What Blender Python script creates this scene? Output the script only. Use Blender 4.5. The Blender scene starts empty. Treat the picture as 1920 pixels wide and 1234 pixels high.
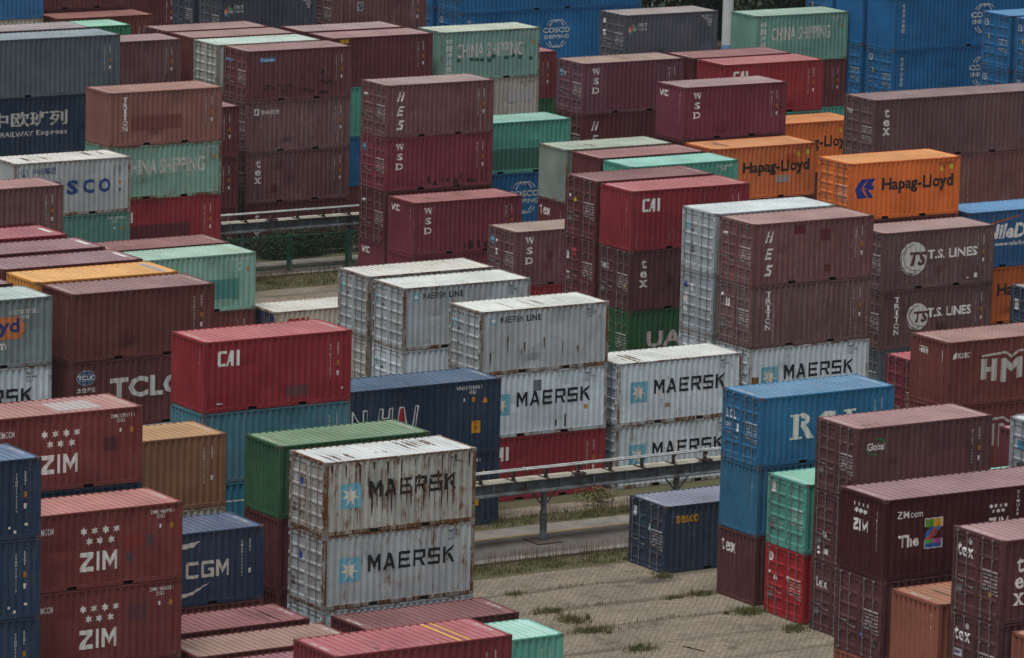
import bpy, bmesh, math, random
from mathutils import Vector, Matrix
random.seed(7)
S = bpy.context.scene
COL = S.collection
# ------------------------------------------------------------------ camera, sky, sun, exposure
CAM_H = 44.79
f_px, yaw, pit, rol = 9907.44, 1.00449521, 0.18138453, 0.024782176
cy, sy, cp, sp = math.cos(yaw), math.sin(yaw), math.cos(pit), math.sin(pit)
fw = Vector((cy*cp, sy*cp, -sp)); rt = Vector((sy, -cy, 0)); up = rt.cross(fw)
cr, sr = math.cos(rol), math.sin(rol)
r2 = cr*rt + sr*up; u2 = -sr*rt + cr*up
cam = bpy.data.cameras.new('camera'); co = bpy.data.objects.new('camera', cam); COL.objects.link(co)
co.matrix_world = Matrix(((r2.x, u2.x, -fw.x, 0), (r2.y, u2.y, -fw.y, 0), (r2.z, u2.z, -fw.z, CAM_H), (0, 0, 0, 1)))
cam.sensor_width = 36.0; cam.lens = 36.0*f_px/1920.0
cam.clip_start = 1.0; cam.clip_end = 6000.0
S.camera = co
SUN_EL, SUN_AZ = math.radians(76), math.radians(-150)     # azimuth of the sun, anticlockwise from +X
w = bpy.data.worlds.new('World'); S.world = w; w.use_nodes = True
nt = w.node_tree; nt.nodes.clear()
sky = nt.nodes.new('ShaderNodeTexSky'); sky.sky_type = 'NISHITA'; sky.sun_disc = False
sky.sun_elevation = SUN_EL; sky.sun_rotation = math.pi/2 - SUN_AZ
sky.air_density = 1.0; sky.dust_density = 4.0; sky.ozone_density = 1.0
hsv = nt.nodes.new('ShaderNodeHueSaturation'); hsv.inputs['Saturation'].default_value = 0.25
bg = nt.nodes.new('ShaderNodeBackground'); bg.inputs['Strength'].default_value = 0.062
wo = nt.nodes.new('ShaderNodeOutputWorld')
nt.links.new(sky.outputs[0], hsv.inputs['Color']); nt.links.new(hsv.outputs[0], bg.inputs[0]); nt.links.new(bg.outputs[0], wo.inputs[0])
sl = bpy.data.lights.new('sun', 'SUN'); sl.energy = 2.2; sl.angle = math.radians(28); sl.color = (1, 0.995, 0.985)
so = bpy.data.objects.new('sun', sl); COL.objects.link(so)
so.rotation_euler = Vector((math.cos(SUN_AZ)*math.cos(SUN_EL), math.sin(SUN_AZ)*math.cos(SUN_EL), math.sin(SUN_EL))).to_track_quat('Z', 'Y').to_euler()
so.location = (100, 150, 80)
S.view_settings.view_transform = 'Standard'; S.view_settings.look = 'None'
S.view_settings.gamma = 1.0; S.view_settings.exposure = 0.44
try:
    S.cycles.use_denoising = True
    S.cycles.max_bounces = 6; S.cycles.diffuse_bounces = 3; S.cycles.transparent_max_bounces = 8
except Exception:
    pass

# ------------------------------------------------------------------ materials
class NT:
    def __init__(s, name):
        s.m = bpy.data.materials.new(name); s.m.use_nodes = True
        s.t = s.m.node_tree; s.t.nodes.clear()
        s.out = s.n('ShaderNodeOutputMaterial'); s.b = s.n('ShaderNodeBsdfPrincipled')
        s.l(s.b.outputs[0], s.out.inputs[0])
    def n(s, t, **k):
        x = s.t.nodes.new(t)
        for a, b in k.items(): setattr(x, a, b)
        return x
    def l(s, a, b): s.t.links.new(a, b)
    def put(s, sock, v):
        if hasattr(v, 'is_linked'): s.l(v, sock)
        else: sock.default_value = v
    def math(s, op, a, b=0.0, clamp=False):
        x = s.n('ShaderNodeMath', operation=op); x.use_clamp = clamp
        s.put(x.inputs[0], a); s.put(x.inputs[1], b); return x.outputs[0]
    def mix(s, f, a, b, mode='MIX'):
        x = s.n('ShaderNodeMix', data_type='RGBA', blend_type=mode)
        s.put(x.inputs[0], f); s.put(x.inputs[6], a); s.put(x.inputs[7], b); return x.outputs[2]
    def ramp(s, v, a, b, lo=0.0, hi=1.0):
        x = s.n('ShaderNodeMapRange'); x.clamp = True
        s.put(x.inputs[0], v); s.put(x.inputs[1], a); s.put(x.inputs[2], b); s.put(x.inputs[3], lo); s.put(x.inputs[4], hi); return x.outputs[0]
    def noise(s, vec, scale, detail=4, rough=0.55):
        x = s.n('ShaderNodeTexNoise'); s.l(vec, x.inputs['Vector'])
        x.inputs['Scale'].default_value = scale; x.inputs['Detail'].default_value = detail; x.inputs['Roughness'].default_value = rough
        return x.outputs[0]
    def attr(s, name): return s.n('ShaderNodeAttribute', attribute_type='OBJECT', attribute_name=name).outputs['Fac']
    def scaled(s, vec, k, off=None):
        x = s.n('ShaderNodeMapping'); s.l(vec, x.inputs[0]); x.inputs['Scale'].default_value = k
        if off is not None: s.l(off, x.inputs['Location'])
        return x.outputs[0]
    def rgb(s, c): return (c[0], c[1], c[2], 1)

def painted(name, roof=False):
    """weathered container paint: tint per object, fade, grime and rust with the amounts stored on each object"""
    t = NT(name)
    oi = t.n('ShaderNodeObjectInfo'); tc = t.n('ShaderNodeTexCoord')
    cv = t.n('ShaderNodeCombineXYZ'); r = t.math('MULTIPLY', oi.outputs['Random'], 137.0)
    t.l(r, cv.inputs[0]); t.l(r, cv.inputs[1]); t.l(t.math('MULTIPLY', oi.outputs['Random'], 61.0), cv.inputs[2])
    P = tc.outputs['Object']
    broad = t.noise(t.scaled(P, (1, 1, 1), cv.outputs[0]), 0.55, 3)
    k = (5.5, .45, 1) if roof else (7, 7, .42)
    k2 = (14, .7, 1) if roof else (24, 24, .5)
    streak = t.noise(t.scaled(P, k, cv.outputs[0]), 1.0, 4, .6)
    fine = t.noise(t.scaled(P, k2, cv.outputs[0]), 1.0, 3, .6)
    patch = t.noise(t.scaled(P, (1, 1, 1), cv.outputs[0]), 2.2, 5, .62)
    speck = t.noise(t.scaled(P, (1, 1, 1), cv.outputs[0]), 14, 2, .5)
    rust, fade, grime = t.attr('rust'), t.attr('fade'), t.attr('grime')
    c = oi.outputs['Color']
    c = t.mix(1.0, c, t.n('ShaderNodeCombineColor').outputs[0], 'MULTIPLY') if False else c
    v = t.ramp(t.math('ADD', t.math('MULTIPLY', broad, .65), t.math('MULTIPLY', streak, .35)), .32, .66, .76, 1.22)
    hs = t.n('ShaderNodeHueSaturation'); t.l(c, hs.inputs['Color']); t.l(v, hs.inputs['Value']); c = hs.outputs[0]
    # chalked, washed out paint
    fm = t.math('MULTIPLY', fade, t.ramp(t.math('ADD', t.math('MULTIPLY', streak, .6), t.math('MULTIPLY', broad, .4)), .34, .66, .35, 1.25), True)
    c = t.mix(fm, c, t.rgb((.36, .31, .30)))
    # grime washed down the sheet
    gm = t.math('MULTIPLY', grime, t.ramp(t.math('ADD', t.math('MULTIPLY', streak, .55), t.math('MULTIPLY', fine, .45)), .46, .68), True)
    c = t.mix(gm, c, t.rgb((.045, .038, .033)))
    # pale scratches
    sc = t.math('MULTIPLY', t.ramp(t.math('MULTIPLY', fine, t.ramp(speck, .36, .60, .80, 1.1)), .60, .67), t.math('ADD', .05, t.math('MULTIPLY', fade, 2.4), True))
    c = t.mix(sc, c, t.rgb((.40, .31, .30)))
    # rust: streaks that hang from blotches
    rm = t.math('ADD', t.math('ADD', t.math('MULTIPLY', streak, .28), t.math('MULTIPLY', patch, .44)), t.math('MULTIPLY', fine, .34))
    th = t.math('SUBTRACT', .79, t.math('MULTIPLY', rust, .33))
    rf = t.n('ShaderNodeMapRange'); rf.clamp = True
    t.l(rm, rf.inputs[0]); t.l(th, rf.inputs[1]); t.l(t.math('ADD', th, .085), rf.inputs[2])
    rc = t.mix(t.ramp(patch, .38, .62), t.rgb((.045, .020, .012)), t.rgb((.15, .062, .026)))
    halo = t.n('ShaderNodeMapRange'); halo.clamp = True
    t.l(rm, halo.inputs[0]); t.l(t.math('SUBTRACT', th, .045), halo.inputs[1]); t.l(t.math('ADD', th, .03), halo.inputs[2])
    c = t.mix(t.math('MULTIPLY', halo.outputs[0], t.math('MULTIPLY', rust, .5, True), True), c, t.rgb((.30, .20, .11)))
    c = t.mix(rf.outputs[0], c, rc)
    t.l(c, t.b.inputs['Base Color'])
    t.l(t.ramp(t.math('ADD', rf.outputs[0], fm), 0, 1, .5, .9), t.b.inputs['Roughness'])
    t.b.inputs['Specular IOR Level'].default_value = .1
    bp = t.n('ShaderNodeBump'); bp.inputs['Strength'].default_value = .55; bp.inputs['Distance'].default_value = .03
    t.l(t.math('ADD', patch, t.math('MULTIPLY', broad, 1.5)), bp.inputs['Height']); t.l(bp.outputs[0], t.b.inputs['Normal'])
    return t.m

def marking():
    """sign paint on steel: tint per object, worn away where the 'wear' number says so"""
    t = NT('marking_paint')
    oi = t.n('ShaderNodeObjectInfo'); tc = t.n('ShaderNodeTexCoord')
    n1 = t.noise(t.scaled(tc.outputs['Object'], (9, 9, 1.6)), 1.0, 4, .65)
    n2 = t.noise(tc.outputs['Object'], 7.0, 4, .6)
    m = t.math('ADD', t.math('MULTIPLY', n1, .6), t.math('MULTIPLY', n2, .4))
    wear = t.attr('wear')
    lo = t.math('ADD', .26, t.math('MULTIPLY', wear, .27))
    r = t.n('ShaderNodeMapRange'); r.clamp = True
    t.l(m, r.inputs[0]); t.l(lo, r.inputs[1]); t.l(t.math('ADD', lo, .05), r.inputs[2])
    c = t.mix(t.ramp(n2, .35, .65, 0, .30), oi.outputs['Color'], t.rgb((.55, .48, .42)), 'MULTIPLY')
    t.l(c, t.b.inputs['Base Color']); t.b.inputs['Roughness'].default_value = .65; t.b.inputs['Specular IOR Level'].default_value = .2
    tr = t.n('ShaderNodeBsdfTransparent'); mx = t.n('ShaderNodeMixShader')
    t.l(r.outputs[0], mx.inputs[0]); t.l(tr.outputs[0], mx.inputs[1]); t.l(t.b.outputs[0], mx.inputs[2]); t.l(mx.outputs[0], t.out.inputs[0])
    return t.m

def plain(name, c, c2=None, scale=3.0, rough=.7, metal=0.0, stretch=(1, 1, 1)):
    t = NT(name); tc = t.n('ShaderNodeTexCoord')
    n = t.noise(t.scaled(tc.outputs['Object'], stretch), scale, 5, .6)
    c2 = c2 or tuple(x*.6 for x in c)
    t.l(t.mix(t.ramp(n, .35, .65), t.rgb(c), t.rgb(c2)), t.b.inputs['Base Color'])
    t.b.inputs['Roughness'].default_value = rough; t.b.inputs['Metallic'].default_value = metal
    return t.m

def paving():
    t = NT('paver_blocks'); tc = t.n('ShaderNodeTexCoord'); P = tc.outputs['Object']
    sx = t.n('ShaderNodeSeparateXYZ'); t.l(P, sx.inputs[0])
    x, y = sx.outputs[0], sx.outputs[1]
    zig = t.math('PINGPONG', t.math('MULTIPLY', x, 1.0), .11)          # interlocking zig-zag edge
    yy = t.math('ADD', y, t.math('MULTIPLY', zig, .55))
    cv = t.n('ShaderNodeCombineXYZ'); t.l(x, cv.inputs[0]); t.l(yy, cv.inputs[1])
    br = t.n('ShaderNodeTexBrick'); t.l(cv.outputs[0], br.inputs['Vector'])
    br.inputs['Scale'].default_value = 1.0; br.inputs['Brick Width'].default_value = .26; br.inputs['Row Height'].default_value = .15
    br.inputs['Mortar Size'].default_value = .02; br.inputs['Mortar Smooth'].default_value = .4
    br.inputs['Color1'].default_value = t.rgb((.275, .228, .172)); br.inputs['Color2'].default_value = t.rgb((.19, .158, .12)); br.inputs['Mortar'].default_value = t.rgb((.085, .07, .052))
    big = t.noise(P, .35, 5, .6); mid = t.noise(P, 1.7, 5, .65)
    c = br.outputs['Color']
    c = t.mix(t.ramp(big, .42, .66, 0, .5), c, t.rgb((.10, .085, .07)))
    c = t.mix(t.ramp(mid, .50, .68, 0, .6), c, t.rgb((.12, .10, .075)))
    c = t.mix(t.ramp(t.noise(P, 5.0, 5, .7), .52, .70, 0, .45), c, t.rgb((.36, .31, .25)))
    c = t.mix(t.ramp(t.noise(t.scaled(P, (1, 1, 1)), .55, 6, .75), .55, .64, 0, .7), c, t.rgb((.07, .06, .045)))
    # wheel-worn, damp and mossy lanes running along the stacks
    ln = t.noise(t.scaled(P, (.35, 1.0, 1)), 1.1, 4, .6)                # damp dirt lines between the container rows
    row = t.math('PINGPONG', t.math('ADD', y, t.math('ADD', t.math('MULTIPLY', ln, .7), -157.62)), 1.455)
    c = t.mix(t.math('MULTIPLY', t.ramp(row, .05, .32, 1, 0), t.ramp(ln, .35, .6, .15, .85)), c, t.rgb((.075, .066, .05)))
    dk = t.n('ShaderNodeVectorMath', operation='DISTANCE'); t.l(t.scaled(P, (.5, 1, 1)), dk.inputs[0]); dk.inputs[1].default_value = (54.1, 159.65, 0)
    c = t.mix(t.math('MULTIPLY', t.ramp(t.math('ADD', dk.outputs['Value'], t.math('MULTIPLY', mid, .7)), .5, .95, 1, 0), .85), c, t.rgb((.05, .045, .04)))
    moss = t.math('MULTIPLY', t.ramp(t.noise(P, .9, 6, .7), .60, .70), .55)
    c = t.mix(moss, c, t.rgb((.05, .06, .025)))
    t.l(c, t.b.inputs['Base Color']); t.b.inputs['Roughness'].default_value = .92; t.b.inputs['Specular IOR Level'].default_value = .2
    bp = t.n('ShaderNodeBump'); bp.inputs['Strength'].default_value = .8; bp.inputs['Distance'].default_value = .02
    t.l(t.math('SUBTRACT', t.math('ADD', t.math('MULTIPLY', mid, .5), big), br.outputs['Fac']), bp.inputs['Height']); t.l(bp.outputs[0], t.b.inputs['Normal'])
    return t.m

def soil(name, a, b, c3, sc=2.0):
    t = NT(name); tc = t.n('ShaderNodeTexCoord'); P = tc.outputs['Object']
    n = t.noise(P, sc, 6, .7); n2 = t.noise(P, sc*9, 3, .6); n3 = t.noise(P, .3, 3)
    c = t.mix(t.ramp(n, .4, .62), t.rgb(a), t.rgb(b)); c = t.mix(t.ramp(n2, .5, .7, 0, .6), c, t.rgb(c3)); c = t.mix(t.ramp(n3, .45, .7, 0, .4), c, t.rgb(c3))
    t.l(c, t.b.inputs['Base Color']); t.b.inputs['Roughness'].default_value = .95; t.b.inputs['Specular IOR Level'].default_value = .15
    bp = t.n('ShaderNodeBump'); bp.inputs['Strength'].default_value = .6; bp.inputs['Distance'].default_value = .04
    t.l(t.math('ADD', n, n2), bp.inputs['Height']); t.l(bp.outputs[0], t.b.inputs['Normal'])
    return t.m

def leafy(name, a, b, d):
    t = NT(name); g = t.n('ShaderNodeNewGeometry'); oi = t.n('ShaderNodeObjectInfo')
    c = t.mix(g.outputs['Random Per Island'], t.rgb(a), t.rgb(b))
    c = t.mix(t.ramp(t.noise(t.n('ShaderNodeTexCoord').outputs['Object'], .8, 3), .45, .65, 0, .8), c, t.rgb(d))
    t.l(c, t.b.inputs['Base Color']); t.b.inputs['Roughness'].default_value = .75; t.b.inputs['Specular IOR Level'].default_value = .2
    return t.m

M_WALL = painted('container_paint'); M_ROOF = painted('container_roof_paint', True); M_MARK = marking()
M_STEEL = plain('galvanised_bar', (.22, .21, .205), (.10, .085, .08), 4, .65, 0)
M_DARK = plain('dark_underside', (.03, .027, .025), (.05, .04, .03), 3, .9)
M_PAVE = paving()
M_ASPH = soil('worn_asphalt', (.10, .09, .078), (.062, .057, .052), (.125, .11, .09), .8)
M_CONC = soil('pale_concrete', (.20, .187, .163), (.135, .126, .11), (.10, .09, .075), 1.2)
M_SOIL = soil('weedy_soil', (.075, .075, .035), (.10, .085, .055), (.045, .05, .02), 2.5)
M_YEL = soil('worn_yellow_line', (.30, .20, .065), (.22, .155, .07), (.13, .105, .075), 3)
M_RACK = plain('grey_blue_steel', (.155, .19, .21), (.07, .06, .053), 2.2, .65)
M_RACKD = plain('rusty_bracket', (.035, .03, .028), (.08, .045, .03), 5, .8)
M_DECK = plain('weathered_plate', (.36, .34, .28), (.22, .20, .16), 2.5, .8)
M_PIPE = plain('painted_pipe', (.44, .46, .46), (.26, .27, .27), 2, .5)
M_GFEN = plain('green_coated_wire', (.014, .085, .05), (.01, .055, .032), 4, .6)
M_MAST = plain('white_mast_paint', (.62, .65, .66), (.50, .53, .54), 1, .5); M_MASTB = plain('blue_mast_paint', (.16, .30, .50), (.12, .24, .42), 2, .5)
M_GRASS = leafy('grass_blades', (.06, .075, .02), (.125, .125, .042), (.13, .11, .05))
M_DRY = leafy('dry_stalks', (.16, .095, .055), (.10, .055, .04), (.20, .15, .09))
M_SHRUB = leafy('shrub_leaves', (.016, .03, .012), (.030, .048, .018), (.024, .036, .016))
M_TREE = leafy('tree_leaves', (.010, .024, .010), (.024, .044, .016), (.035, .055, .022)); M_BARK = plain('bark', (.07, .055, .04), None, 6, .9, 0, (1, 1, .2))

# ------------------------------------------------------------------ mesh helpers
class MB:
    def __init__(s): s.v = []; s.f = []
    def quad(s, a, b, c, d):
        i = len(s.v); s.v += [a, b, c, d]; s.f.append((i, i+1, i+2, i+3))
    def box(s, x0, x1, y0, y1, z0, z1):
        i = len(s.v)
        s.v += [(x0, y0, z0), (x1, y0, z0), (x1, y1, z0), (x0, y1, z0), (x0, y0, z1), (x1, y0, z1), (x1, y1, z1), (x0, y1, z1)]
        for q in ((0, 3, 2, 1), (4, 5, 6, 7), (0, 1, 5, 4), (1, 2, 6, 5), (2, 3, 7, 6), (3, 0, 4, 7)): s.f.append(tuple(i+k for k in q))
    def tube(s, p, q, r, n=8, r1=None, cap=True):
        p, q = Vector(p), Vector(q); r1 = r if r1 is None else r1
        d = (q-p).normalized(); a = d.orthogonal().normalized(); b = d.cross(a); i = len(s.v)
        for o, rr in ((p, r), (q, r1)):
            for k in range(n):
                t = 2*math.pi*k/n; s.v.append(tuple(o + a*math.cos(t)*rr + b*math.sin(t)*rr))
        for k in range(n): s.f.append((i+k, i+(k+1) % n, i+n+(k+1) % n, i+n+k))
        if cap: s.f.append(tuple(i+k for k in reversed(range(n)))); s.f.append(tuple(i+n+k for k in range(n)))
    def mesh(s, name, mat, smooth=False):
        m = bpy.data.meshes.new(name); m.from_pydata(s.v, [], s.f); m.materials.append(mat)
        if smooth:
            for p in m.polygons: p.use_smooth = True
        m.update(); return m

def link(name, data, parent=None, color=None, **props):
    o = bpy.data.objects.new(name, data); COL.objects.link(o)
    if parent is not None: o.parent = parent
    if color is not None: o.color = (color[0], color[1], color[2], 1)
    for k, v in props.items(): o[k] = v
    return o
def struct(name, mb, mat): return link(name, mb.mesh(name, mat), kind='structure')

# ------------------------------------------------------------------ ground, roads, kerbs
g = MB(); g.quad((-700, -700, 0), (1300, -700, 0), (1300, 1300, 0), (-700, 1300, 0)); struct('ground', g, M_PAVE)
def sheet(name, x0, x1, y0, y1, z, mat):
    m = MB(); m.quad((x0, y0, z), (x1, y0, z), (x1, y1, z), (x0, y1, z)); return struct(name, m, mat)
def slab(name, x0, x1, y0, y1, z, mat):
    m = MB(); m.box(x0, x1, y0, y1, -.05, z); return struct(name, m, mat)
sheet('verge_or_shade', 30, 120, 162.7, 164.55, .004, M_SOIL); slab('kerb', 30, 120, 164.55, 165.05, .11, M_CONC)
sheet('road', 30, 120, 165.05, 168.36, .004, M_ASPH); sheet('road_marking', 30, 120, 168.36, 168.50, .010, M_YEL)
sheet('pavement', 30, 120, 168.50, 169.75, .006, M_CONC); sheet('verge_or_shade', 30, 120, 169.75, 171.2, .004, M_SOIL)
sheet('verge_or_shade', 96, 124, 172.7, 173.95, .004, M_SOIL); sheet('verge_or_shade', 40, 160, 219.9, 223.0, .004, M_SOIL); slab('kerb', 40, 160, 223.0, 223.35, .10, M_CONC)  # first sheet: mud and shade before the stacks, put in as dark soil colour
sheet('road', 40, 160, 223.35, 225.9, .004, M_ASPH); sheet('pavement', 40, 160, 225.9, 227.0, .006, M_CONC); sheet('verge_or_shade', 40, 160, 227.0, 229.0, .004, M_SOIL)

# ------------------------------------------------------------------ the container kit
W, H, HC = 2.438, 2.591, 2.896
L20, L40 = 6.058, 12.192
def prof_breaks(a, b, n, dep, flat=.27, slope=.23, off=.012):
    """trapezoid sheet: breakpoints (pos, depth) from a to b with n waves"""
    p = (b-a)/n; out = [(a, off)]
    for i in range(n):
        s = a + i*p
        out += [(s+p*flat/2, off), (s+p*(flat/2+slope), off+dep), (s+p*(1-flat/2-slope), off+dep), (s+p*(1-flat/2), off)]
    out.append((b, off)); return out
def depth_at(pr, u):
    if u <= pr[0][0]: return pr[0][1]
    for (a, da), (b, db) in zip(pr, pr[1:]):
        if u <= b: return da + (db-da)*(u-a)/max(1e-9, b-a)
    return pr[-1][1]
PR = {}
for ln in (L20, L40):
    n = 22 if ln == L20 else 44
    PR['side', ln] = prof_breaks(.13, ln-.13, n, .036, .28, .20)
    PR['roof', ln] = prof_breaks(.40, ln-.40, 20 if ln == L20 else 42, .042, .56, .08, .012)
PR['end'] = prof_breaks(.11, W-.11, 9, .050, .32, .18)
def door_prof(h):
    z0, z1 = .24, h-.22; out = [(0, .022), (z0, .022)]; n = 5; p = (z1-z0)/n
    for i in range(n):
        s = z0+i*p; out += [(s+.06*p, .022), (s+.18*p, .042), (s+.82*p, .042), (s+.94*p, .022)]
    out.append((h, .022)); return out
for h in (H, HC): PR['door', h] = door_prof(h)

KIT = {}
def kit(key, fn):
    if key not in KIT: KIT[key] = fn()
    return KIT[key]
def m_side(ln, h, var=0):
    """the corrugated sheet; variants carry a few shallow dents"""
    b = MB(); pr = PR['side', ln]; z0, z1 = .155, h-.055; rg = random.Random(900+var); nz = 8 if var else 1
    dents = [(rg.uniform(.5, ln-.5), rg.uniform(.25, h-.4), rg.uniform(.12, .5), rg.uniform(.15, .5), rg.uniform(.008, .034)) for _ in range(7 if ln < 7 else 12)] if var else []
    def dd(u, z): return sum(a*math.exp(-((u-cu)/ru)**2-((z-cz)/rz)**2) for cu, cz, ru, rz, a in dents)
    def P(u, d, z): return (u-ln/2, -W/2+d+dd(u, z), z)
    for (a, da), (c, dc) in zip(pr, pr[1:]):
        for k in range(nz):
            q0, q1 = z0+(z1-z0)*k/nz, z0+(z1-z0)*(k+1)/nz
            b.quad(P(a, da, q0), P(c, dc, q0), P(c, dc, q1), P(a, da, q1))
    return b.mesh('side_wall', M_WALL)
def m_end(ln, h):
    b = MB(); pr = PR['end']; z0, z1 = .12, h-.09
    for (a, da), (c, dc) in zip(pr, pr[1:]):
        b.quad((-ln/2+da, W/2-a, z0), (-ln/2+dc, W/2-c, z0), (-ln/2+dc, W/2-c, z1), (-ln/2+da, W/2-a, z1))
    return b.mesh('end_wall', M_WALL)
def m_roof(ln, h):
    b = MB(); pr = PR['roof', ln]; y0, y1 = -W/2+.06, W/2-.06
    for (a, da), (c, dc) in zip([(.06, .012)]+pr, pr+[(ln-.06, .012)]):
        if c-a < 1e-6: continue
        b.quad((a-ln/2, y0, h-da), (c-ln/2, y0, h-dc), (c-ln/2, y1, h-dc), (a-ln/2, y1, h-da))
    return b.mesh('roof', M_ROOF)
def m_frame(ln, h, cast):
    b = MB(); X, Y = ln/2, W/2
    for sx in (-1, 1):
        for s_ in (-1, 1):
            xa, xb = sorted((sx*(X-.004), sx*(X-.14))); ya, yb = sorted((s_*(Y-.004), s_*(Y-.11)))
            b.box(xa, xb, ya, yb, .11, h-.11)
            if cast:
                xa, xb = sorted((sx*X, sx*(X-.178))); ya, yb = sorted((s_*Y, s_*(Y-.162)))
                b.box(xa, xb, ya, yb, 0, .118); b.box(xa, xb, ya, yb, h-.118, h)
        xa, xb = sorted((sx*(X-.006), sx*(X-.10)))
        b.box(xa, xb, -Y+.163, Y-.163, .02, .125); b.box(xa, xb, -Y+.163, Y-.163, h-.10, h-.006)
    for s_ in (-1, 1):
        ya, yb = sorted((s_*(Y-.006), s_*(Y-.062)))
        b.box(-X+.179, X-.179, ya, yb, h-.062, h-.006)
        cuts = [-X+.179, -1.21, -.85, .85, 1.21, X-.179]                 # two fork pockets in the bottom rail
        for k in (0, 2, 4): b.box(cuts[k], cuts[k+1], ya, yb, .022, .160)
        for k in (1, 3): b.box(cuts[k], cuts[k+1], ya, yb, .135, .160)
    b.box(-X+.105, X-.105, -Y+.064, Y-.064, .138, .152)                  # floor pan
    return b.mesh('frame', M_WALL)
def m_cast():
    bm = bmesh.new(); bmesh.ops.create_cube(bm, size=1)
    for v in bm.verts: v.co = Vector((v.co.x*.180, v.co.y*.164, v.co.z*.119))
    r = bmesh.ops.inset_individual(bm, faces=bm.faces[:], thickness=.036)
    fs = [f for f in bm.faces if f.calc_area() < .0075 and abs(max(f.normal, key=abs)) > .9 and all(len(e.link_faces) == 2 for e in f.edges)]
    inner = [f for f in fs if f.calc_center_median().length > 0 and all(abs(abs(f.calc_center_median()[i])) < 1e-4 for i in range(3) if abs(f.normal[i]) < .5)]
    for f in inner:
        n = f.normal.copy()
        for v in f.verts: v.co -= n*.03
    m = bpy.data.meshes.new('corner_casting'); bm.to_mesh(m); bm.free(); m.materials.append(M_WALL); return m
def m_leaf(ln, h, side):
    """one door leaf, hinged on side +1 (viewer's left) or -1"""
    b = MB(); X = ln/2; ya, yb = (W/2-.115, .008) if side > 0 else (-.008, -W/2+.115)
    z0, z1 = .135, h-.11; pr = [(z, d) for z, d in PR['door', h] if z0 < z < z1]
    pr = [(z0, .022)] + pr + [(z1, .022)]; e = .07
    for (a, da), (c, dc) in zip(pr, pr[1:]):
        b.quad((-X+da, ya-e, a), (-X+da, yb+e, a), (-X+dc, yb+e, c), (-X+dc, ya-e, c))
    for q0, q1 in ((ya, ya-e), (yb+e, yb)):
        q0, q1 = sorted((q0, q1)); b.box(-X+.014, -X+.065, q0, q1, z0, z1)
    hy = ya if side > 0 else yb
    for k in range(4):                                                    # hinges
        z = z0 + .2 + k*(z1-z0-.4)/3; q0, q1 = sorted((hy-.03*side, hy+.07*side)); b.box(-X-.012, -X+.012, q0, q1, z-.05, z+.05)
    return b.mesh('door', M_WALL)
def m_bar(h):
    b = MB(); b.tube((0, 0, .07), (0, 0, h-.05), .017, 6)
    for z in (.10, h-.08): b.box(-.022, .040, -.032, .032, z-.03, z+.03)
    for z in (.62, h-.7): b.box(-.010, .045, -.030, .030, z-.018, z+.018)
    return b.mesh('locking_bar', M_STEEL)
def m_handle():
    b = MB(); b.tube((-.028, 0, 0), (-.04, -.18, -.015), .009, 5); b.tube((-.04, -.18, -.015), (-.03, -.32, -.04), .009, 5); b.box(-.03, .03, -.35, -.30, -.07, -.02)
    return b.mesh('door_handle', M_STEEL)

# ------------------------------------------------------------------ painted marks that follow the corrugation
FONT = {}
def text_polys(body, size=1.0, bold=0.0, shear=0.0, wide=1.0, space=1.0, line=1.0, align='LEFT'):
    key = (body, size, bold, shear, wide, space, line, align)
    if key in FONT: return FONT[key]
    c = bpy.data.curves.new('glyphs', 'FONT'); c.body = body; c.size = size/.69; c.resolution_u = 2
    c.offset = bold*size; c.shear = shear; c.space_character = space; c.space_line = line; c.align_x = align
    o = bpy.data.objects.new('glyphs', c); COL.objects.link(o); bpy.context.view_layer.update()
    me = o.to_mesh(); vs = [(v.co.x*wide, v.co.y) for v in me.vertices]
    po = [[vs[i] for i in p.vertices] for p in me.polygons]
    o.to_mesh_clear(); bpy.data.objects.remove(o); bpy.data.curves.remove(c)
    FONT[key] = po; return po
def tr(po, du=0, dv=0, s=1.0, rot=0.0):
    c, n = math.cos(rot)*s, math.sin(rot)*s
    return [[(x*c-y*n+du, x*n+y*c+dv) for x, y in p] for p in po]
def fit(po, u0, u1, v0, v1):
    xs = [x for p in po for x, _ in p]; ys = [y for p in po for _, y in p]
    a, b, c, d = min(xs), max(xs), min(ys), max(ys)
    return [[(u0+(x-a)/(b-a)*(u1-u0), v0+(y-c)/(d-c)*(v1-v0)) for x, y in p] for p in po]
def txt(body, u, v, size, **k): return tr(text_polys(body, size, **k), u, v)
def txtfit(body, u0, u1, v0, v1, **k): return fit(text_polys(body, 1.0, **k), u0, u1, v0, v1)
def rect(u0, u1, v0, v1): return [[(u0, v0), (u1, v0), (u1, v1), (u0, v1)]]
def stroke(pts, w, closed=False):
    out = []; n = len(pts); seg = list(zip(pts, pts[1:])) + ([(pts[-1], pts[0])] if closed else [])
    for (x0, y0), (x1, y1) in seg:
        d = math.hypot(x1-x0, y1-y0) or 1; nx, ny = -(y1-y0)/d*w/2, (x1-x0)/d*w/2; ex, ey = (x1-x0)/d*w*.0, (y1-y0)/d*w*.0
        out.append([(x0+nx, y0+ny), (x0-nx, y0-ny), (x1-nx, y1-ny), (x1+nx, y1+ny)])
    return out
def arc(cx, cy_, rx, ry, a0, a1, w, n=14):
    o = []
    for k in range(n):
        t0, t1 = (math.radians(a0+(a1-a0)*(k+j)/n) for j in (0, 1))
        o.append([(cx+math.cos(t)*(rx+s), cy_+math.sin(t)*(ry+s)) for t, s in ((t0, -w/2), (t0, w/2), (t1, w/2), (t1, -w/2))])
    return o
def disc(cx, cy_, rx, ry=None, n=20):
    ry = ry or rx; return [[(cx+rx*math.cos(2*math.pi*k/n), cy_+ry*math.sin(2*math.pi*k/n)) for k in range(n)]]
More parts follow.
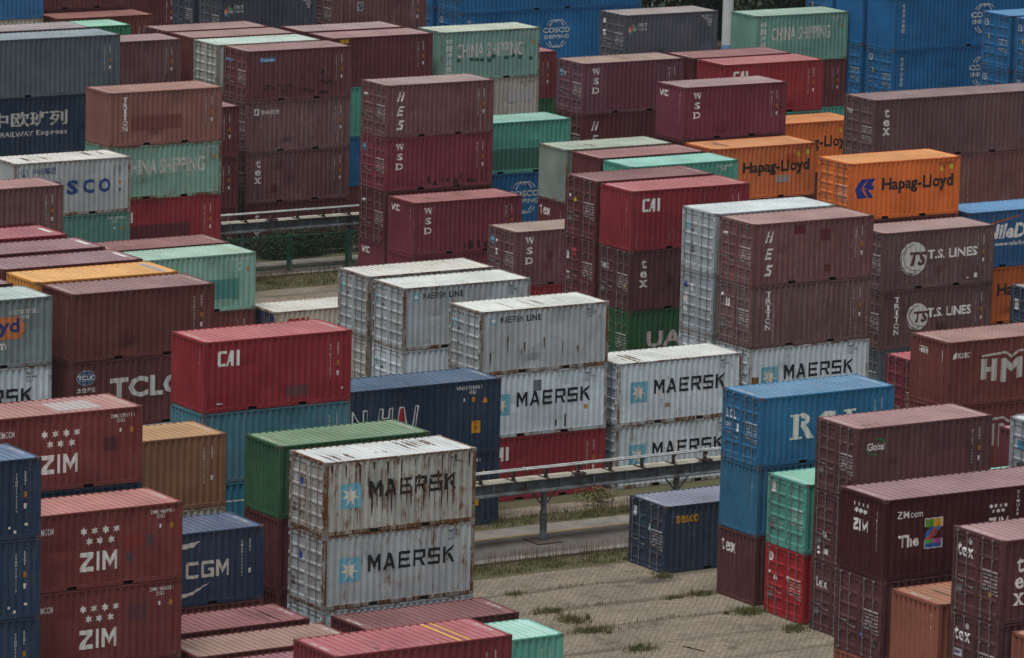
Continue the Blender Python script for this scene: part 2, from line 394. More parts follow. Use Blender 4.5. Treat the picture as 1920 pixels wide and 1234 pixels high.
def star(cx, cy_, R, n=6, q=.52, a=90):
    pts = [(cx+math.cos(math.radians(a+180*k/n))*(R if k % 2 == 0 else R*q), cy_+math.sin(math.radians(a+180*k/n))*(R if k % 2 == 0 else R*q)) for k in range(2*n)]
    return [[pts[k], pts[(k+1) % (2*n)], (cx, cy_)] for k in range(2*n)]
BLOCK = {  # squared lettering, drawn in a 1 x 1 cell
 'M': [((.0, 0), (.0, 1), (.2, 1), (.2, 0)), ((.8, 0), (.8, 1), (1, 1), (1, 0)), ((.2, 1), (.2, .62), (.5, .12), (.5, .5)), ((.5, .5), (.5, .12), (.8, .62), (.8, 1))],
 'A': [((0, 0), (.38, 1), (.5, 1), (.5, .72), (.22, 0)), ((.5, 1), (.62, 1), (1, 0), (.78, 0), (.5, .72)), ((.30, .2), (.36, .38), (.64, .38), (.70, .2))],
 'E': [((0, 0), (0, 1), (.2, 1), (.2, 0)), ((.2, .82), (.2, 1), (1, 1), (1, .82)), ((.2, .41), (.2, .59), (.92, .59), (.92, .41)), ((.2, 0), (.2, .18), (1, .18), (1, 0))],
 'R': [((0, 0), (0, 1), (.2, 1), (.2, 0)), ((.2, .82), (.2, 1), (.95, 1), (1, .95), (1, .82)), ((.8, .45), (.8, .82), (1, .82), (1, .5)), ((.2, .36), (.2, .53), (.8, .53), (.8, .36)), ((.55, .36), (.78, .36), (1, 0), (.76, 0))],
 'S': [((0, .82), (.05, 1), (1, 1), (1, .82)), ((0, .5), (0, .82), (.2, .82), (.2, .5)), ((.0, .41), (.0, .59), (1, .59), (1, .41)), ((.8, .18), (.8, .41), (1, .41), (1, .18)), ((0, 0), (0, .18), (1, .18), (.95, 0))],
 'K': [((0, 0), (0, 1), (.2, 1), (.2, 0)), ((.2, .42), (.2, .64), (.74, 1), (1, 1)), ((.36, .50), (.56, .62), (1, 0), (.74, 0))],
 'Z': [((0, .76), (0, 1), (1, 1), (.95, .76)), ((.60, .76), (.98, .76), (.40, .24), (.02, .24)), ((0, 0), (.0, .24), (1, .24), (1, 0))],
 'I': [((.32, 0), (.32, 1), (.68, 1), (.68, 0))],
 'C': [((0, .08), (0, .92), (.24, .92), (.24, .08)), ((.08, .8), (.08, 1), (.95, 1), (1, .8)), ((.08, 0), (.08, .2), (1, .2), (.95, 0))],
 'G': [((0, .08), (0, .92), (.24, .92), (.24, .08)), ((.08, .8), (.08, 1), (.95, 1), (1, .8)), ((.08, 0), (.08, .2), (1, .2), (.98, 0)), ((.78, .2), (.78, .55), (1, .55), (1, .2)), ((.52, .40), (.52, .55), (.78, .55), (.78, .40))],
 'H': [((0, 0), (0, 1), (.26, 1), (.26, 0)), ((.74, 0), (.74, 1), (1, 1), (1, 0)), ((.26, .4), (.26, .6), (.74, .6), (.74, .4))],
}
def block(word, u0, u1, v0, v1, gap=.22, widths=None):
    ws = [(widths or {}).get(c, 1.0) for c in word]; tot = sum(ws)+gap*(len(word)-1); k = (u1-u0)/tot; out = []; u = u0
    for c, wd in zip(word, ws):
        out += [[(u+x*wd*k, v0+y*(v1-v0)) for x, y in p] for p in BLOCK[c]]; u += (wd+gap)*k
    return out
def serif(ch, u0, u1, v0, v1, bold=.03):
    """a letter with slab feet"""
    po = fit(text_polys(ch, 1.0, bold=bold), u0, u1, v0, v1); t = (v1-v0)*.07; w_ = u1-u0
    foot = {'W': [(0, .30, 1), (.36, .66, 1), (.72, 1.0, 1)], 'D': [(-.10, .3, 0), (-.10, .3, 1)], 'T': [(.25, .75, 0)], 'R': [(-.08, .38, 0), (.62, 1.1, 0), (-.08, .3, 1)], 'I': [(-1, 2, 0), (-1, 2, 1)],
            'N': [(-.12, .34, 0), (.62, 1.1, 1), (-.12, .25, 1)], 'x': [(-.06, .36, 0), (.6, 1.08, 0), (-.06, .36, 1), (.6, 1.08, 1)], 'L': [(-.1, .45, 0), (-.1, .45, 1)], 'C': [], 't': [], 'e': [], 'S': [], 'O': []}.get(ch, [])
    for a, b, top in foot: po += rect(u0+a*w_, u0+b*w_, v1-t if top else v0, v1 if top else v0+t)
    return po
def column(word, u, w_, vtop, ch, pitch, fn=serif, narrow={}):
    o = []
    for i, c in enumerate(word):
        k = narrow.get(c, 1.0); v1 = vtop-i*pitch; o += fn(c, u-w_*k/2, u+w_*k/2, v1-ch, v1)
    return o
def decal(parent, where, polys, color, ln=L20, h=H, name='lettering', wear=.12, lift=.003):
    """paint POLYS (u from the viewer's left, v up, metres) on the side wall, end wall, doors or roof"""
    bm = bmesh.new(); j = 0
    for p in polys:
        try: bm.faces.new([bm.verts.new((x, y, (j % 7)*.0004)) for x, y in p])
        except ValueError: pass
        j += 1
    pr = {'side': PR['side', ln], 'end': PR['end'], 'door': PR['door', h], 'roof': PR['roof', ln], 'flat': [(0, .0), (9, .0)]}[where]
    ax = 1 if where == 'door' else 0
    if bm.verts:
        lo, hi = min(v.co[ax] for v in bm.verts), max(v.co[ax] for v in bm.verts)
        for b, _ in pr:
            if lo < b < hi:
                n = Vector((1, 0, 0)) if ax == 0 else Vector((0, 1, 0))
                bmesh.ops.bisect_plane(bm, geom=bm.verts[:]+bm.edges[:]+bm.faces[:], dist=1e-5, plane_co=n*b, plane_no=n)
    for v in bm.verts:
        u, vv, e = v.co; d = depth_at(pr, vv if ax else u) - lift - e
        if where == 'side': v.co = (u-ln/2, -W/2+d, vv)
        elif where in ('end', 'door'): v.co = (-ln/2+d, W/2-u, vv)
        else: v.co = (u-ln/2, vv-W/2, h-d)
    m = bpy.data.meshes.new(name); bm.to_mesh(m); bm.free(); m.materials.append(M_MARK)
    return link(name, m, parent, color, wear=wear)
WHITE, BLACK = (.78, .78, .76), (.022, .024, .028)
def door_marks():
    """the standing data on the viewer's right leaf"""
    P = []
    for i, s_ in enumerate(('MAX. GROSS  30480 KG', '            67200 LB', 'TARE   2200 KG', '       4850 LB', 'NET   28280 KG', 'CU.CAP.  33.2 CU.M')):
        P += txtfit(s_, 1.50, 2.22, 1.52-i*.115, 1.575-i*.115, bold=.02)
    return P

COLORS = dict(brown=(.142, .038, .034), maroon=(.118, .026, .029), plum=(.175, .033, .056), crimson=(.255, .022, .032), red=(.37, .014, .022), white=(.60, .70, .755), cream=(.50, .47, .40),
  sage=(.22, .40, .34), jade=(.085, .34, .265), mint=(.13, .46, .37), blue=(.010, .135, .33), navy=(.009, .034, .070), slate=(.092, .125, .147), charcoal=(.052, .064, .088), orange=(.72, .165, .026),
  tan=(.235, .108, .056), green=(.026, .115, .046), yellow=(.72, .33, .07), azure=(.020, .150, .31), teal=(.028, .21, .30), russet=(.165, .040, .032), copper=(.265, .092, .058), rust=(.17, .05, .04))
GROUP = 'stacked shipping containers'
ALL = []
def container(x, y, z, color, end='door', ln=20, hc=False, rust=.25, fade=.05, grime=.25, roof=None, label=None, hidden=False, marks=True, doorcol=None, roofrust=None):
    Ln = L40 if ln == 40 else L20; h = HC if hc else H
    c = COLORS[color] if isinstance(color, str) else color
    jit = random.uniform(.93, 1.07); c = tuple(v*jit for v in c)
    root = link('shipping_container', None)
    root.location = (x+Ln/2, y+W/2, z); root.rotation_euler = (0, 0, math.radians(random.uniform(-.12, .12)))
    root['label'] = label or 'container of the inner stacks, its faces covered by the containers around it'
    root['category'] = 'container'; root['group'] = GROUP if label else 'covered containers of the inner stacks'
    kw = dict(rust=rust, fade=fade, grime=grime)
    fc = tuple(v*.62+.38*k for v, k in zip(c, (.17, .11, .075))) if (rust > .3 and min(c) > .3) else c
    fr = link('frame', kit(('fr', Ln, h, hidden), lambda: m_frame(Ln, h, hidden)), root, fc, rust=min(1, rust+(.30 if rust > .3 else .22)), fade=fade, grime=grime+.1)
    var = 0 if hidden else random.randint(1, 5)
    a = link('side_wall', kit(('si', Ln, h, var), lambda: m_side(Ln, h, var)), root, c, **kw)
    b = link('side_wall', a.data, root, c, **kw); b.rotation_euler = (0, 0, math.pi)
    if roof: roof = tuple(v*.86 for v in roof)
    rc = roof or tuple(v*.72+.28*k for v, k in zip(c, (.40, .36, .35)))
    ro = link('roof', kit(('ro', Ln, h), lambda: m_roof(Ln, h)), root, rc, rust=rust*.6 if roofrust is None else roofrust, fade=min(1, fade+.05), grime=grime*.8)
    parts = dict(root=root, side=a, roof=ro, ln=Ln, h=h, c=c)
    dc = doorcol or c
    for s_, kind in ((1, end), (-1, 'nose' if end == 'door' else 'door')):
        if kind == 'nose' or hidden or s_ < 0:
            e = link('end_wall', kit(('en', Ln, h), lambda: m_end(Ln, h)), root, c, **kw)
            if s_ < 0: e.rotation_euler = (0, 0, math.pi)
            elif kind == 'nose': parts['end'] = e
        else:
            for sd in (1, -1):
                lf = link('door', kit(('le', Ln, h, sd), lambda: m_leaf(Ln, h, sd)), root, dc, rust=rust, fade=fade, grime=grime+.1)
                ys = (.95, .47) if sd > 0 else (-.30, -.78)
                for k, yy in enumerate(ys):
                    o = link('locking_bar', kit(('ba', h), lambda: m_bar(h)), lf); o.location = (-Ln/2-.03, yy, 0)
                    q = link('door_handle', kit('ha', m_handle), lf); q.location = (-Ln/2-.03, yy, 1.05-.12*k)
                parts['door' if sd < 0 else 'leaf'] = lf
    if not hidden:
        cc = tuple(v*.45+k*.55 for v, k in zip(c, (.085, .045, .03)))
        for sx in (-1, 1):
            for s_ in (-1, 1):
                for zz in (.0595, h-.0595):
                    q = link('corner_casting', kit('ca', m_cast), root, cc, rust=.55, fade=.05, grime=.4); q.location = (sx*(Ln/2-.0888), s_*(W/2-.0808), zz)
        if marks and 'door' in parts:
            if 'dm' not in KIT:
                o = decal(parts['door'], 'door', door_marks(), WHITE, Ln, h); KIT['dm'] = o.data
                o.name = 'lettering'
                if Ln != L20: o.location.x = 0
                KIT['dml'] = Ln
            else:
                o = link('lettering', KIT['dm'], parts['door'], WHITE, wear=.12); o.location.x = (KIT['dml']-Ln)/2
            if color in ('white', 'cream'): o.color = (.06, .07, .10, 1)
    ALL.append(parts); return parts

# ------------------------------------------------------------------ liveries
def cid(prefix): return prefix + ''.join(random.choice('0123456789') for _ in range(7))
def codes(p, prefix, col=WHITE, plate=True, wear=.12, v=2.14, du=0.0, end=False):
    ln, h = p['ln'], p['h']; v += h-H; s = cid(prefix); P = []
    for i, ch in enumerate(s): P += txt(ch, ln-.86-du, v-.09-i*.118, .088, bold=.035, wide=1.15, align='CENTER')
    for i, ch in enumerate('45G1' if ln > 7 else '22G1'): P += txt(ch, ln-.55-du, v-.05-i*.118, .088, bold=.035, wide=1.15, align='CENTER')
    P += [[(ln-.61-du, v-1.0), (ln-.49-du, v-1.0), (ln-.50-du, v-1.14), (ln-.55-du, v-1.19), (ln-.60-du, v-1.14)]]
    decal(p['side'], 'side', P, col, ln, h, wear=wear)
    if plate: decal(p['side'], 'side', rect(ln-.615-du, ln-.485-du, v-.80, v-.62), (.46, .20, .03), ln, h, 'warning_label', .1)
    if 'end' in p:
        P = []
        for i, ch in enumerate(s): P += txt(ch, 2.02, v-.02-i*.125, .092, bold=.035, wide=1.15, align='CENTER')
        decal(p['end'], 'end', P, col, ln, h)
def codes_top(p, prefix, col=WHITE, stars=True, wear=.15, rows=None, u=None, size=.12):
    ln, h = p['ln'], p['h']; u = ln-1.2 if u is None else u; s = cid(prefix)
    rows = rows or (s[:4]+' '+s[4:10]+' '+s[10:], '      22G1')
    P = []
    for i, r in enumerate(rows): P += txt(r, u, h-.20-size-i*size*1.3, size, bold=.012, wide=.82)
    if stars: P += rect(u+.34, u+.42, h-.82, h-.68)
    decal(p['side'], 'side', P, col, ln, h, wear=wear)
    if stars: decal(p['side'], 'side', rect(u+.74, u+.87, h-.84, h-.66), (.46, .20, .03), ln, h, 'warning_label', .1)
def roofmark(p, col=(.55, .54, .52)):
    ln = p['ln']
    for u in (.16, ln-.30): decal(p['roof'], 'roof', tr(text_polys('2261 '+cid('GE')[2:8], .13, bold=.03), u, 1.75, 1, -math.pi/2), col, ln, p['h'], wear=.3)
def patch(p, u0, u1, v0, v1, col, wear=.0, where='side'): decal(p[where], where, rect(u0, u1, v0, v1), col, p['ln'], p['h'], 'repaint_patch', wear, .0012)
def plates(polys):
    """True when the shapes are plain plates or dots, each of which is a mark of its own"""
    return 1 < len(polys) <= 6 and all(len(q) >= 10 or (len(q) == 4 and len({round(x, 4) for x, _ in q}) == 2) for q in polys)
def side(p, polys, col=WHITE, wear=.12, name='lettering', lift=.003):
    if name == 'lettering' and plates(polys):
        for q in polys: decal(p['side'], 'side', [q], col, p['ln'], p['h'], 'notice', wear, lift)
        return
    return decal(p['side'], 'side', polys, col, p['ln'], p['h'], name, wear, lift)
def door(p, polys, col=WHITE, wear=.12, name='lettering'):
    if name == 'lettering' and plates(polys):
        for q in polys: door(p, [q], col, wear, 'notice')
        return
    k = 'leaf' if max(x for q in polys for x, _ in q) < W/2 else 'door'
    return decal(p[k], 'door', polys, col, p['ln'], p['h'], name, wear)
def endp(p, polys, col=WHITE, wear=.12): return decal(p['end'], 'end', polys, col, p['ln'], p['h'], 'lettering', wear)

SKY = (.17, .43, .56); INK = (.016, .018, .022)
def star7(u, v, R): return star(u, v, R, 7, .42, 90)
def big_star(p, wear=.3, letters=True, wl=.3, dx=0):
    side(p, rect(.62+dx, 1.46+dx, .92, 1.78), SKY, wear, 'emblem', .002)
    side(p, star7(1.04+dx, 1.35, .38), (.68, .66, .58), wear*.8, 'emblem', .005)
    if letters: side(p, block('MAERSK', 1.80, 5.28, 1.22, 1.80, .25), INK, wl)
    codes_top(p, 'MSKU', (.05, .055, .065), False, .2, ('MSKU', '%d %d' % (random.randint(100, 999), random.randint(1000, 9999)), '22G1'), 5.02, .105)
def line_small(p):
    side(p, rect(.45, .76, 2.03, 2.33), SKY, .2, 'emblem', .002); side(p, star7(.605, 2.18, .13), WHITE, .1, 'emblem', .005)
    side(p, block('MAERSK', .92, 2.02, 2.08, 2.33, .25) + txtfit('LINE', 2.16, 2.85, 2.08, 2.33, bold=.03), INK, .12)
    codes_top(p, 'MSKU', (.05, .055, .065), False, .2, ('MSKU', '%d %d' % (random.randint(100, 999), random.randint(1000, 9999)), '22G1'), 5.02, .105)
def star_door(p):
    door(p, rect(.28, .52, 1.72, 2.02), SKY, .15, 'emblem'); door(p, star7(.40, 1.87, .10), WHITE, .1, 'emblem')
def cai(p, full=True):
    P = [((0, .08), (0, .92), (.2, .92), (.2, .08)), ((.05, .82), (.05, 1), (.7, 1), (.7, .82)), ((.05, 0), (.05, .18), (.62, .18), (.55, 0)), ((.6, .0), (1.02, 1), (1.26, 1), (.84, 0)), ((1.06, 0), (1.06, 1), (1.26, 1), (1.26, 0)), ((.86, .28), (.92, .44), (1.06, .44), (1.06, .28)), ((1.52, 0), (1.52, 1), (1.74, 1), (1.74, 0))]
    side(p, [[(.58+x*.5, 1.66+y*.56) for x, y in q] for q in P]); codes(p, 'CAIU')
def wsd(p, u=.80, v=2.30): side(p, column('WSD', u, .40, v, .32, .47, narrow={'W': 1.15, 'S': .85}), WHITE, .05); codes(p, 'WSDU')
def wsd_end(p): endp(p, txtfit('WSD', .30, 1.05, 1.98, 2.30, bold=.05))
def hes(p, u=.80):
    P = []
    for i, v in enumerate((1.78, 1.08, .40)):
        q = [[((0, 0), (.34, 1), (.56, 1), (.22, 0)), ((.52, 0), (.86, 1), (1.08, 1), (.74, 0)), ((.30, .52), (.34, .62), (.62, .62), (.58, .52))],
             [((0, 0), (.34, 1), (.56, 1), (.22, 0)), ((.40, .82), (.46, 1), (1.08, 1), (1.02, .82)), ((.30, .42), (.36, .6), (.84, .6), (.78, .42)), ((.14, 0), (.2, .2), (.80, .2), (.74, 0))],
             [((.30, .74), (.40, 1), (1.08, 1), (1.02, .8)), ((.22, .5), (.36, .95), (.6, .8), (.5, .56)), ((.22, .56), (.62, .44), (.86, .52), (.40, .66)), ((.56, .08), (.66, .5), (.9, .52), (.78, .2)), ((0, 0), (.08, .24), (.8, .22), (.68, 0))]][i]
        P += [[(u-.22+x*.42, v+y*.46) for x, y in z] for z in q]
    side(p, P, WHITE, .08); codes(p, 'TGHU')
def hes_door(p): door(p, txtfit('HES', .16, .58, 1.86, 2.02, shear=.25, bold=.05))
def tex(p, u=.72, v=2.22, c=.40): side(p, fit(text_polys('t', 1, bold=.03), u-.12, u+.14, v-c, v) + fit(text_polys('e', 1, bold=.035), u-.16, u+.16, v-c*2.0, v-c*1.25) + serif('x', u-.19, u+.19, v-c*3.0, v-c*2.25), WHITE, .05); codes(p, 'TGBU')
def tex3(u0, v0, s): return fit(text_polys('t', 1, bold=.03), u0, u0+.27*s, v0, v0+.62*s) + fit(text_polys('e', 1, bold=.028), u0+.31*s, u0+.68*s, v0, v0+.44*s) + fit(text_polys('x', 1, bold=.045), u0+.72*s, u0+1.14*s, v0, v0+.44*s)
def triton(p, u=.88, wear=.1): side(p, column('TRITON', u, .27, 2.34, .24, .275, narrow={'I': .35}), WHITE, wear); codes(p, 'TRIU')
def tslines(p, cu, r, t0, t1, v=1.30):
    side(p, disc(cu, v, r, r, 28), (.60, .61, .60), .06, 'emblem', .002)
    P = arc(cu+.12, v-.05, r*1.04, r*.92, 100, 260, .03) + arc(cu-.05, v+.15, r*.95, r*1.1, 120, 290, .03) + arc(cu+.2, v+.05, r*1.0, r*.80, 140, 280, .03)
    P += txtfit('TS', cu-.30*r, cu+.98*r, v-.45*r, v+.40*r, bold=.05, shear=.25)
    side(p, P, p['c'], .0, 'emblem', .005)
    side(p, txtfit('T.S. LINES', t0, t1, v-.08, v+.34, bold=.045)); codes(p, 'TSLU')
def hapag(p, wear=.08):
    Q = [((.0, .5), (.32, 1), (.62, 1), (.32, .5)), ((.0, .5), (.32, .5), (.60, 0), (.12, 0)), ((.42, .56), (.66, 1), (1, 1), (.78, .62), (.98, .62), (.9, .42), (.66, .42)), ((.42, .5), (.66, .42), (.92, 0), (.68, 0))]
    side(p, [[(.32+x*1.1, 1.0+y*.86) for x, y in q] for q in Q], (.02, .045, .26), wear, 'emblem')
    side(p, txtfit('Hapag-Lloyd', 1.80, 5.70, 1.12, 1.84, bold=.038), BLACK, wear)
    codes_top(p, 'HLXU', (.16, .06, .03), False, .2)
    side(p, rect(5.45, 5.66, 2.05, 2.26), (.60, .50, .05), .1, 'warning_label'); side(p, [[(4.92, 1.98), (5.14, 1.98), (5.03, 2.22)]], (.60, .50, .05), .1, 'warning_label')
def cosco_blue(p, u=6.1, vert=True):
    s = .9; v = p['h']*.52
    P = arc(u, v, .55, .78, 32, 148, .06) + arc(u, v, .55, .78, 212, 328, .06) + arc(u-.22, v, .55, .78, 55, 140, .05) + arc(u+.22, v, .55, .78, 40, 125, .05) + arc(u-.22, v, .55, .78, 220, 305, .05) + arc(u+.22, v, .55, .78, 235, 320, .05)
    P += txtfit('COSCO', u-.92, u+.92, v+.04, v+.36, bold=.06) + txtfit('SHIPPING', u-.86, u+.86, v-.30, v-.06, bold=.045)
    side(p, P, (.56, .60, .62), .03)
    if vert:
        for i, ch in enumerate('中远海运集团'): side(p, txtfit(ch, .52, .76, v+.78-i*.27, v+1.0-i*.27, bold=.02), (.5, .55, .6), .05) if i == 0 else None
        Q = []
        for i, ch in enumerate('远海运集团'): Q += txtfit(ch, .52, .76, v+.51-i*.27, v+.73-i*.27, bold=.02)
        side(p, Q, (.5, .55, .6), .05)
def cosco_door(p):
    door(p, arc(.36, p['h']-.55, .16, .16, 0, 360, .03, 20) + txtfit('COSCO', .22, .50, p['h']-.58, p['h']-.50, bold=.03), WHITE, .05); door(p, [[(.50, 1.55), (.72, 1.55), (.61, 1.80)]], (.60, .42, .03), .1, 'warning_label')
def china_ship(p, wear=.35, u0=.90, u1=5.05, cjk=True):
    if cjk:
        Q = []
        for i, ch in enumerate('中国海运集团'): Q += txtfit(ch, .32, .64, 1.92-i*.36, 2.22-i*.36, bold=.02)
        side(p, Q, WHITE, wear*.8)
    side(p, txtfit('CHINA SHIPPING', u0, u1, 1.18, 1.92, bold=.03), (.60, .58, .55), wear)
    codes_top(p, 'CCLU', (.50, .54, .52), True, .3)
def crct(p):
    a, b = .28, 1.42; c = (a+.26, b+.34)
    for col, q in (((.45, .10, .09), ((a, b+.5), (c[0], b+.7), c)), ((.10, .30, .20), ((c[0], b+.7), (a+.5, b+.5), c)), ((.60, .28, .22), ((a, b+.2), (a, b+.5), c)), ((.42, .40, .38), ((a+.5, b+.5), (a+.5, b+.2), c)), ((.10, .25, .34), ((a, b+.2), (c[0], b), c))): side(p, [q], col, .05, 'emblem')
    side(p, txtfit('CRCT', .86, 1.46, 1.92, 2.12, bold=.05) + txtfit('中铁集装箱', .86, 1.46, 1.70, 1.86, bold=.01), (.5, .5, .48), .1)
    u, v = 5.52, 2.05; side(p, arc(u, v, .12, .14, -60, 240, .035, 16) + rect(u-.02, u+.02, v-.22, v+.06) + rect(u-.1, u+.1, v-.25, v-.21), (.6, .6, .58), .05, 'emblem'); codes_top(p, 'TBJU', WHITE, False, .2, u=4.95, size=.10)
def zim_stars(u, v, d, r, rows=(4, 3)): 
    P = []
    for k in range(rows[0]): P += star(u+k*d, v, r, 6, .5, 90)
    for k in range(rows[1]): P += star(u+d*.5+k*d, v-d*.86, r, 6, .5, 90)
    return P
def zim(p):
    side(p, zim_stars(2.42, 1.92, .40, .145) + block('ZIM', 2.28, 3.66, .58, 1.22, .10, {'I': .42, 'M': 1.0, 'Z': .92}), WHITE, .1)
    side(p, txtfit('WWW.ZIM.COM', .25, 1.32, 1.92, 2.14, bold=.005)); codes_top(p, 'ZIMU', WHITE)
def code_only(pre): return lambda p: (codes(p, pre), roofmark(p))
def streaks(p, u0, u1, n, v0=.15, v1=2.3, col=(.15, .105, .075), wear=.62):
    rg = random.Random(int(u0*977)+n); P = []
    for k in range(n):
        u = rg.uniform(u0, u1); w_ = rg.uniform(.015, .06); a = rg.uniform(v0, v0+.35*(v1-v0)); P += [[(u-w_*.3, a), (u+w_*.3, a), (u+w_, (a+v1)/2), (u+w_*.5, v1-rg.uniform(0, .3)), (u-w_*.3, v1-rg.uniform(0, .3)), (u-w_*.8, (a+v1)/2)]]
    decal(p['roof'], 'roof', P, col, p['ln'], p['h'], 'stain', wear)
def drips(p, spots, col=(.075, .034, .018), wear=.46):
    rg = random.Random(len(spots)*31+7); P = []
    for u, v, l in spots:
        w_ = rg.uniform(.02, .05); P += [[(u-w_, v), (u+w_, v+rg.uniform(-.05, .05)), (u+w_*.7, v-l*.6), (u+w_*.1, v-l), (u-w_*.6, v-l*.7)]]
    side(p, P, col, wear, 'stain', .006)
def std_door(p, sticker=None):
    door(p, rect(.22, .48, .55, .85), (.16, .15, .15), .0, 'warning_label')

def stack(x, y, specs, tall=False):
    """SPECS from the ground up: None for a covered container, else (keywords, decorator)"""
    z = 0.0; out = []; ln0 = max(s[0].get('ln', 20) for s in specs if s) if any(specs) else 20
    rg = random.Random(int(x*31+y*17))
    for s in specs:
        if s is None: p = container(x, y, z, random.choice(('brown', 'maroon', 'brown', 'white', 'navy')), hidden=True, ln=ln0, hc=tall)
        else:
            k, d = s; k = dict(k); dx, dy = k.pop('dx', 0), k.pop('dy', 0)
            p = container(x+dx, y+dy, z, **k)
            if isinstance(d, (list, tuple)):
                for q in d: q(p)
            elif d: d(p)
            if rg.random() < .5:
                f = rg.choice((.86, .90, 1.10, 1.16)); u = rg.uniform(1.2, p['ln']-1.9); v = rg.uniform(.25, 1.4); a, b_ = rg.uniform(.25, .8), rg.uniform(.2, .5)
                decal(p['side'], 'side', rect(u, u+a, v, v+b_), tuple(min(.7, q*f) for q in p['c']), p['ln'], p['h'], 'repaint_patch', .3, .0006)
        z += p['h']; out.append(p)
    return out
def K(color, label, **k): return dict(color=color, label=label, **k)
PALE = (.60, .65, .65); DUSTY = (.30, .20, .195)

# ------------------------------------------------------------------ the stacks, from the far corner to the near one
N_ = None
# --- far block
stack(123.5, 263.3, [N_, N_, (K('cream', 'rusty cream container directly under the plain bright blue one, behind the slate grey one', ln=40, end='nose', rust=.5, roof=PALE), None), (K((.025, .16, .36), 'plain bright blue forty foot container on a rusty cream one, beside a brown container', ln=40, end='nose', rust=.1), None)])
stack(136.6, 266.3, [N_, N_, N_, (K('brown', 'brown container with two fork pockets, behind the reddish roof beside the plain bright blue one', end='nose', rust=.12), None)])
stack(142.85, 271.5, [N_, N_, (K('maroon', 'dull maroon container standing between a brown one and the charcoal one with coloured cube emblem', end='nose', rust=.12), lambda p: codes(p, 'TGHU'))])
stack(136.3, 262.7, [N_, N_, (K('russet', 'russet container with two short white strokes near its corner, behind a small mint one', end='nose', roof=(.27, .12, .10)), lambda p: codes(p, 'GESU', v=1.95))])
stack(110.1, 232.2, [N_, N_, N_, (K((.12, .09, .095), 'container showing a pale mauve dusty roof between slate grey and rusty cream containers', ln=40, hc=True, end='nose', roof=(.36, .31, .32)), roofmark)], True)
stack(123.2, 240.9, [N_, N_, N_, (K((.04, .24, .13), 'small green container with bright mint roof behind the slate grey corner', end='nose', roof=(.30, .56, .44), rust=.35), None)])
def railway(p):
    side(p, txtfit('中欧班列', 5.15, 9.30, 1.45, 2.20, bold=.028) + txtfit('CHINA RAILWAY', 4.2, 7.45, .98, 1.24, bold=.035) + txtfit('Express', 7.6, 9.30, .93, 1.26, bold=.03), (.50, .50, .47), .05)
stack(110.2, 229.2, [N_, N_, (K('navy', 'navy long container with big pale Chinese characters and a railway name in English', ln=40, hc=True, end='nose', rust=.05), railway), (K('slate', 'slate grey long container with pale roof and striped yellow corner, on a navy one', ln=40, hc=True, end='nose', rust=.0, fade=.05, grime=.1, roof=(.27, .33, .36)), lambda p: (codes(p, 'SLZU', v=2.05), side(p, sum([[[(11.55+k*.12, 2.825), (11.61+k*.12, 2.825), (11.66+k*.12, 2.88), (11.60+k*.12, 2.88)]] for k in range(4)], []), (.6, .35, .03), .0, 'warning_label')))], True)
stack(122.9, 234.9, [N_, N_, N_, (K('maroon', 'maroon container with worn pale streaks, between slate grey and white doored ones', end='nose', fade=.22, roof=DUSTY), [lambda p: codes(p, 'TRLU'), roofmark])])
stack(129.6, 237.7, [N_, N_, N_, (K('maroon', 'dusty brown roofed container with dark doors, highest and farthest of a brown roofed pair', end='door', roof=(.33, .22, .21)), roofmark)])
stack(129.6, 234.9, [N_, N_, N_, (K('brown', 'dusty brown roofed container just behind the white doored one', end='nose', roof=(.33, .22, .21)), roofmark)])
stack(129.4, 232.0, [N_, N_, N_, (K((.40, .44, .42), 'container with white door end and rusty pale mint roof beside a maroon one', end='door', doorcol=(.45, .47, .44), roof=(.52, .64, .57), rust=.45), None)])
def trans(p):
    side(p, rect(.72, 1.66, 1.98, 2.22), (.03, .20, .42), .1, 'emblem', .002); side(p, txtfit('TransAsian', .80, 1.58, 2.03, 2.18, shear=.25, bold=.03), WHITE, .15, 'lettering', .006); codes(p, 'TSTU')
    random.seed(3)
    Q = []
    for k in range(26):
        u = random.uniform(1.0, 4.9); v = random.uniform(.45, 1.35) if k % 2 else .55+.25*math.sin(u); a, b = random.uniform(.04, .2), random.uniform(.03, .1); Q += disc(u, v, a, b, 7)
    side(p, Q, (.035, .018, .018), .42, 'stain', .0015); door(p, rect(.16, .46, 1.85, 2.03) + rect(.52, .86, 1.85, 2.03), (.10, .24, .42), .1, 'emblem')
def xiangyu(p): side(p, rect(.46, .76, 1.90, 2.22), WHITE, .1, 'emblem', .002); side(p, [[(.52, 1.95), (.60, 1.95), (.66, 2.17), (.56, 2.17)]], (.08, .03, .03), 0, 'emblem', .006); side(p, txtfit('象屿租赁', .86, 1.92, 1.92, 2.16, bold=.015)); codes(p, 'XYLU')
stack(129.6, 229.2, [(K('maroon', 'maroon container on the ground behind the green fence and pipe rack', rust=.2), [lambda p: tex(p, .72, 2.05), lambda p: codes(p, 'TGHU')]),
  (K('maroon', 'maroon container with three white serif letters, resting on the one behind the fence', fade=.2, grime=.5), tex),
  (K('maroon', 'maroon container with white square emblem and small Chinese characters, faded pale streaks below', fade=.28, grime=.3), xiangyu),
  (K('maroon', 'battered maroon container with small blue plate, scraped along its middle, on top of its stack', fade=.1, roof=(.30, .185, .18)), [trans, roofmark])])
stack(122.7, 228.4, [(K('maroon', 'maroon container end at the bottom of the narrow stack beside the rusty green lettered one', end='nose'), lambda p: codes(p, 'TEXU')),
  (K('maroon', 'maroon container in the middle of the narrow stack behind the rusty green lettered one', end='nose'), lambda p: codes(p, 'TEXU')),
  (K('maroon', 'maroon container topping the narrow stack squeezed behind the tan brown vertical lettered one', end='nose', roof=DUSTY), lambda p: codes(p, 'TEXU'))])
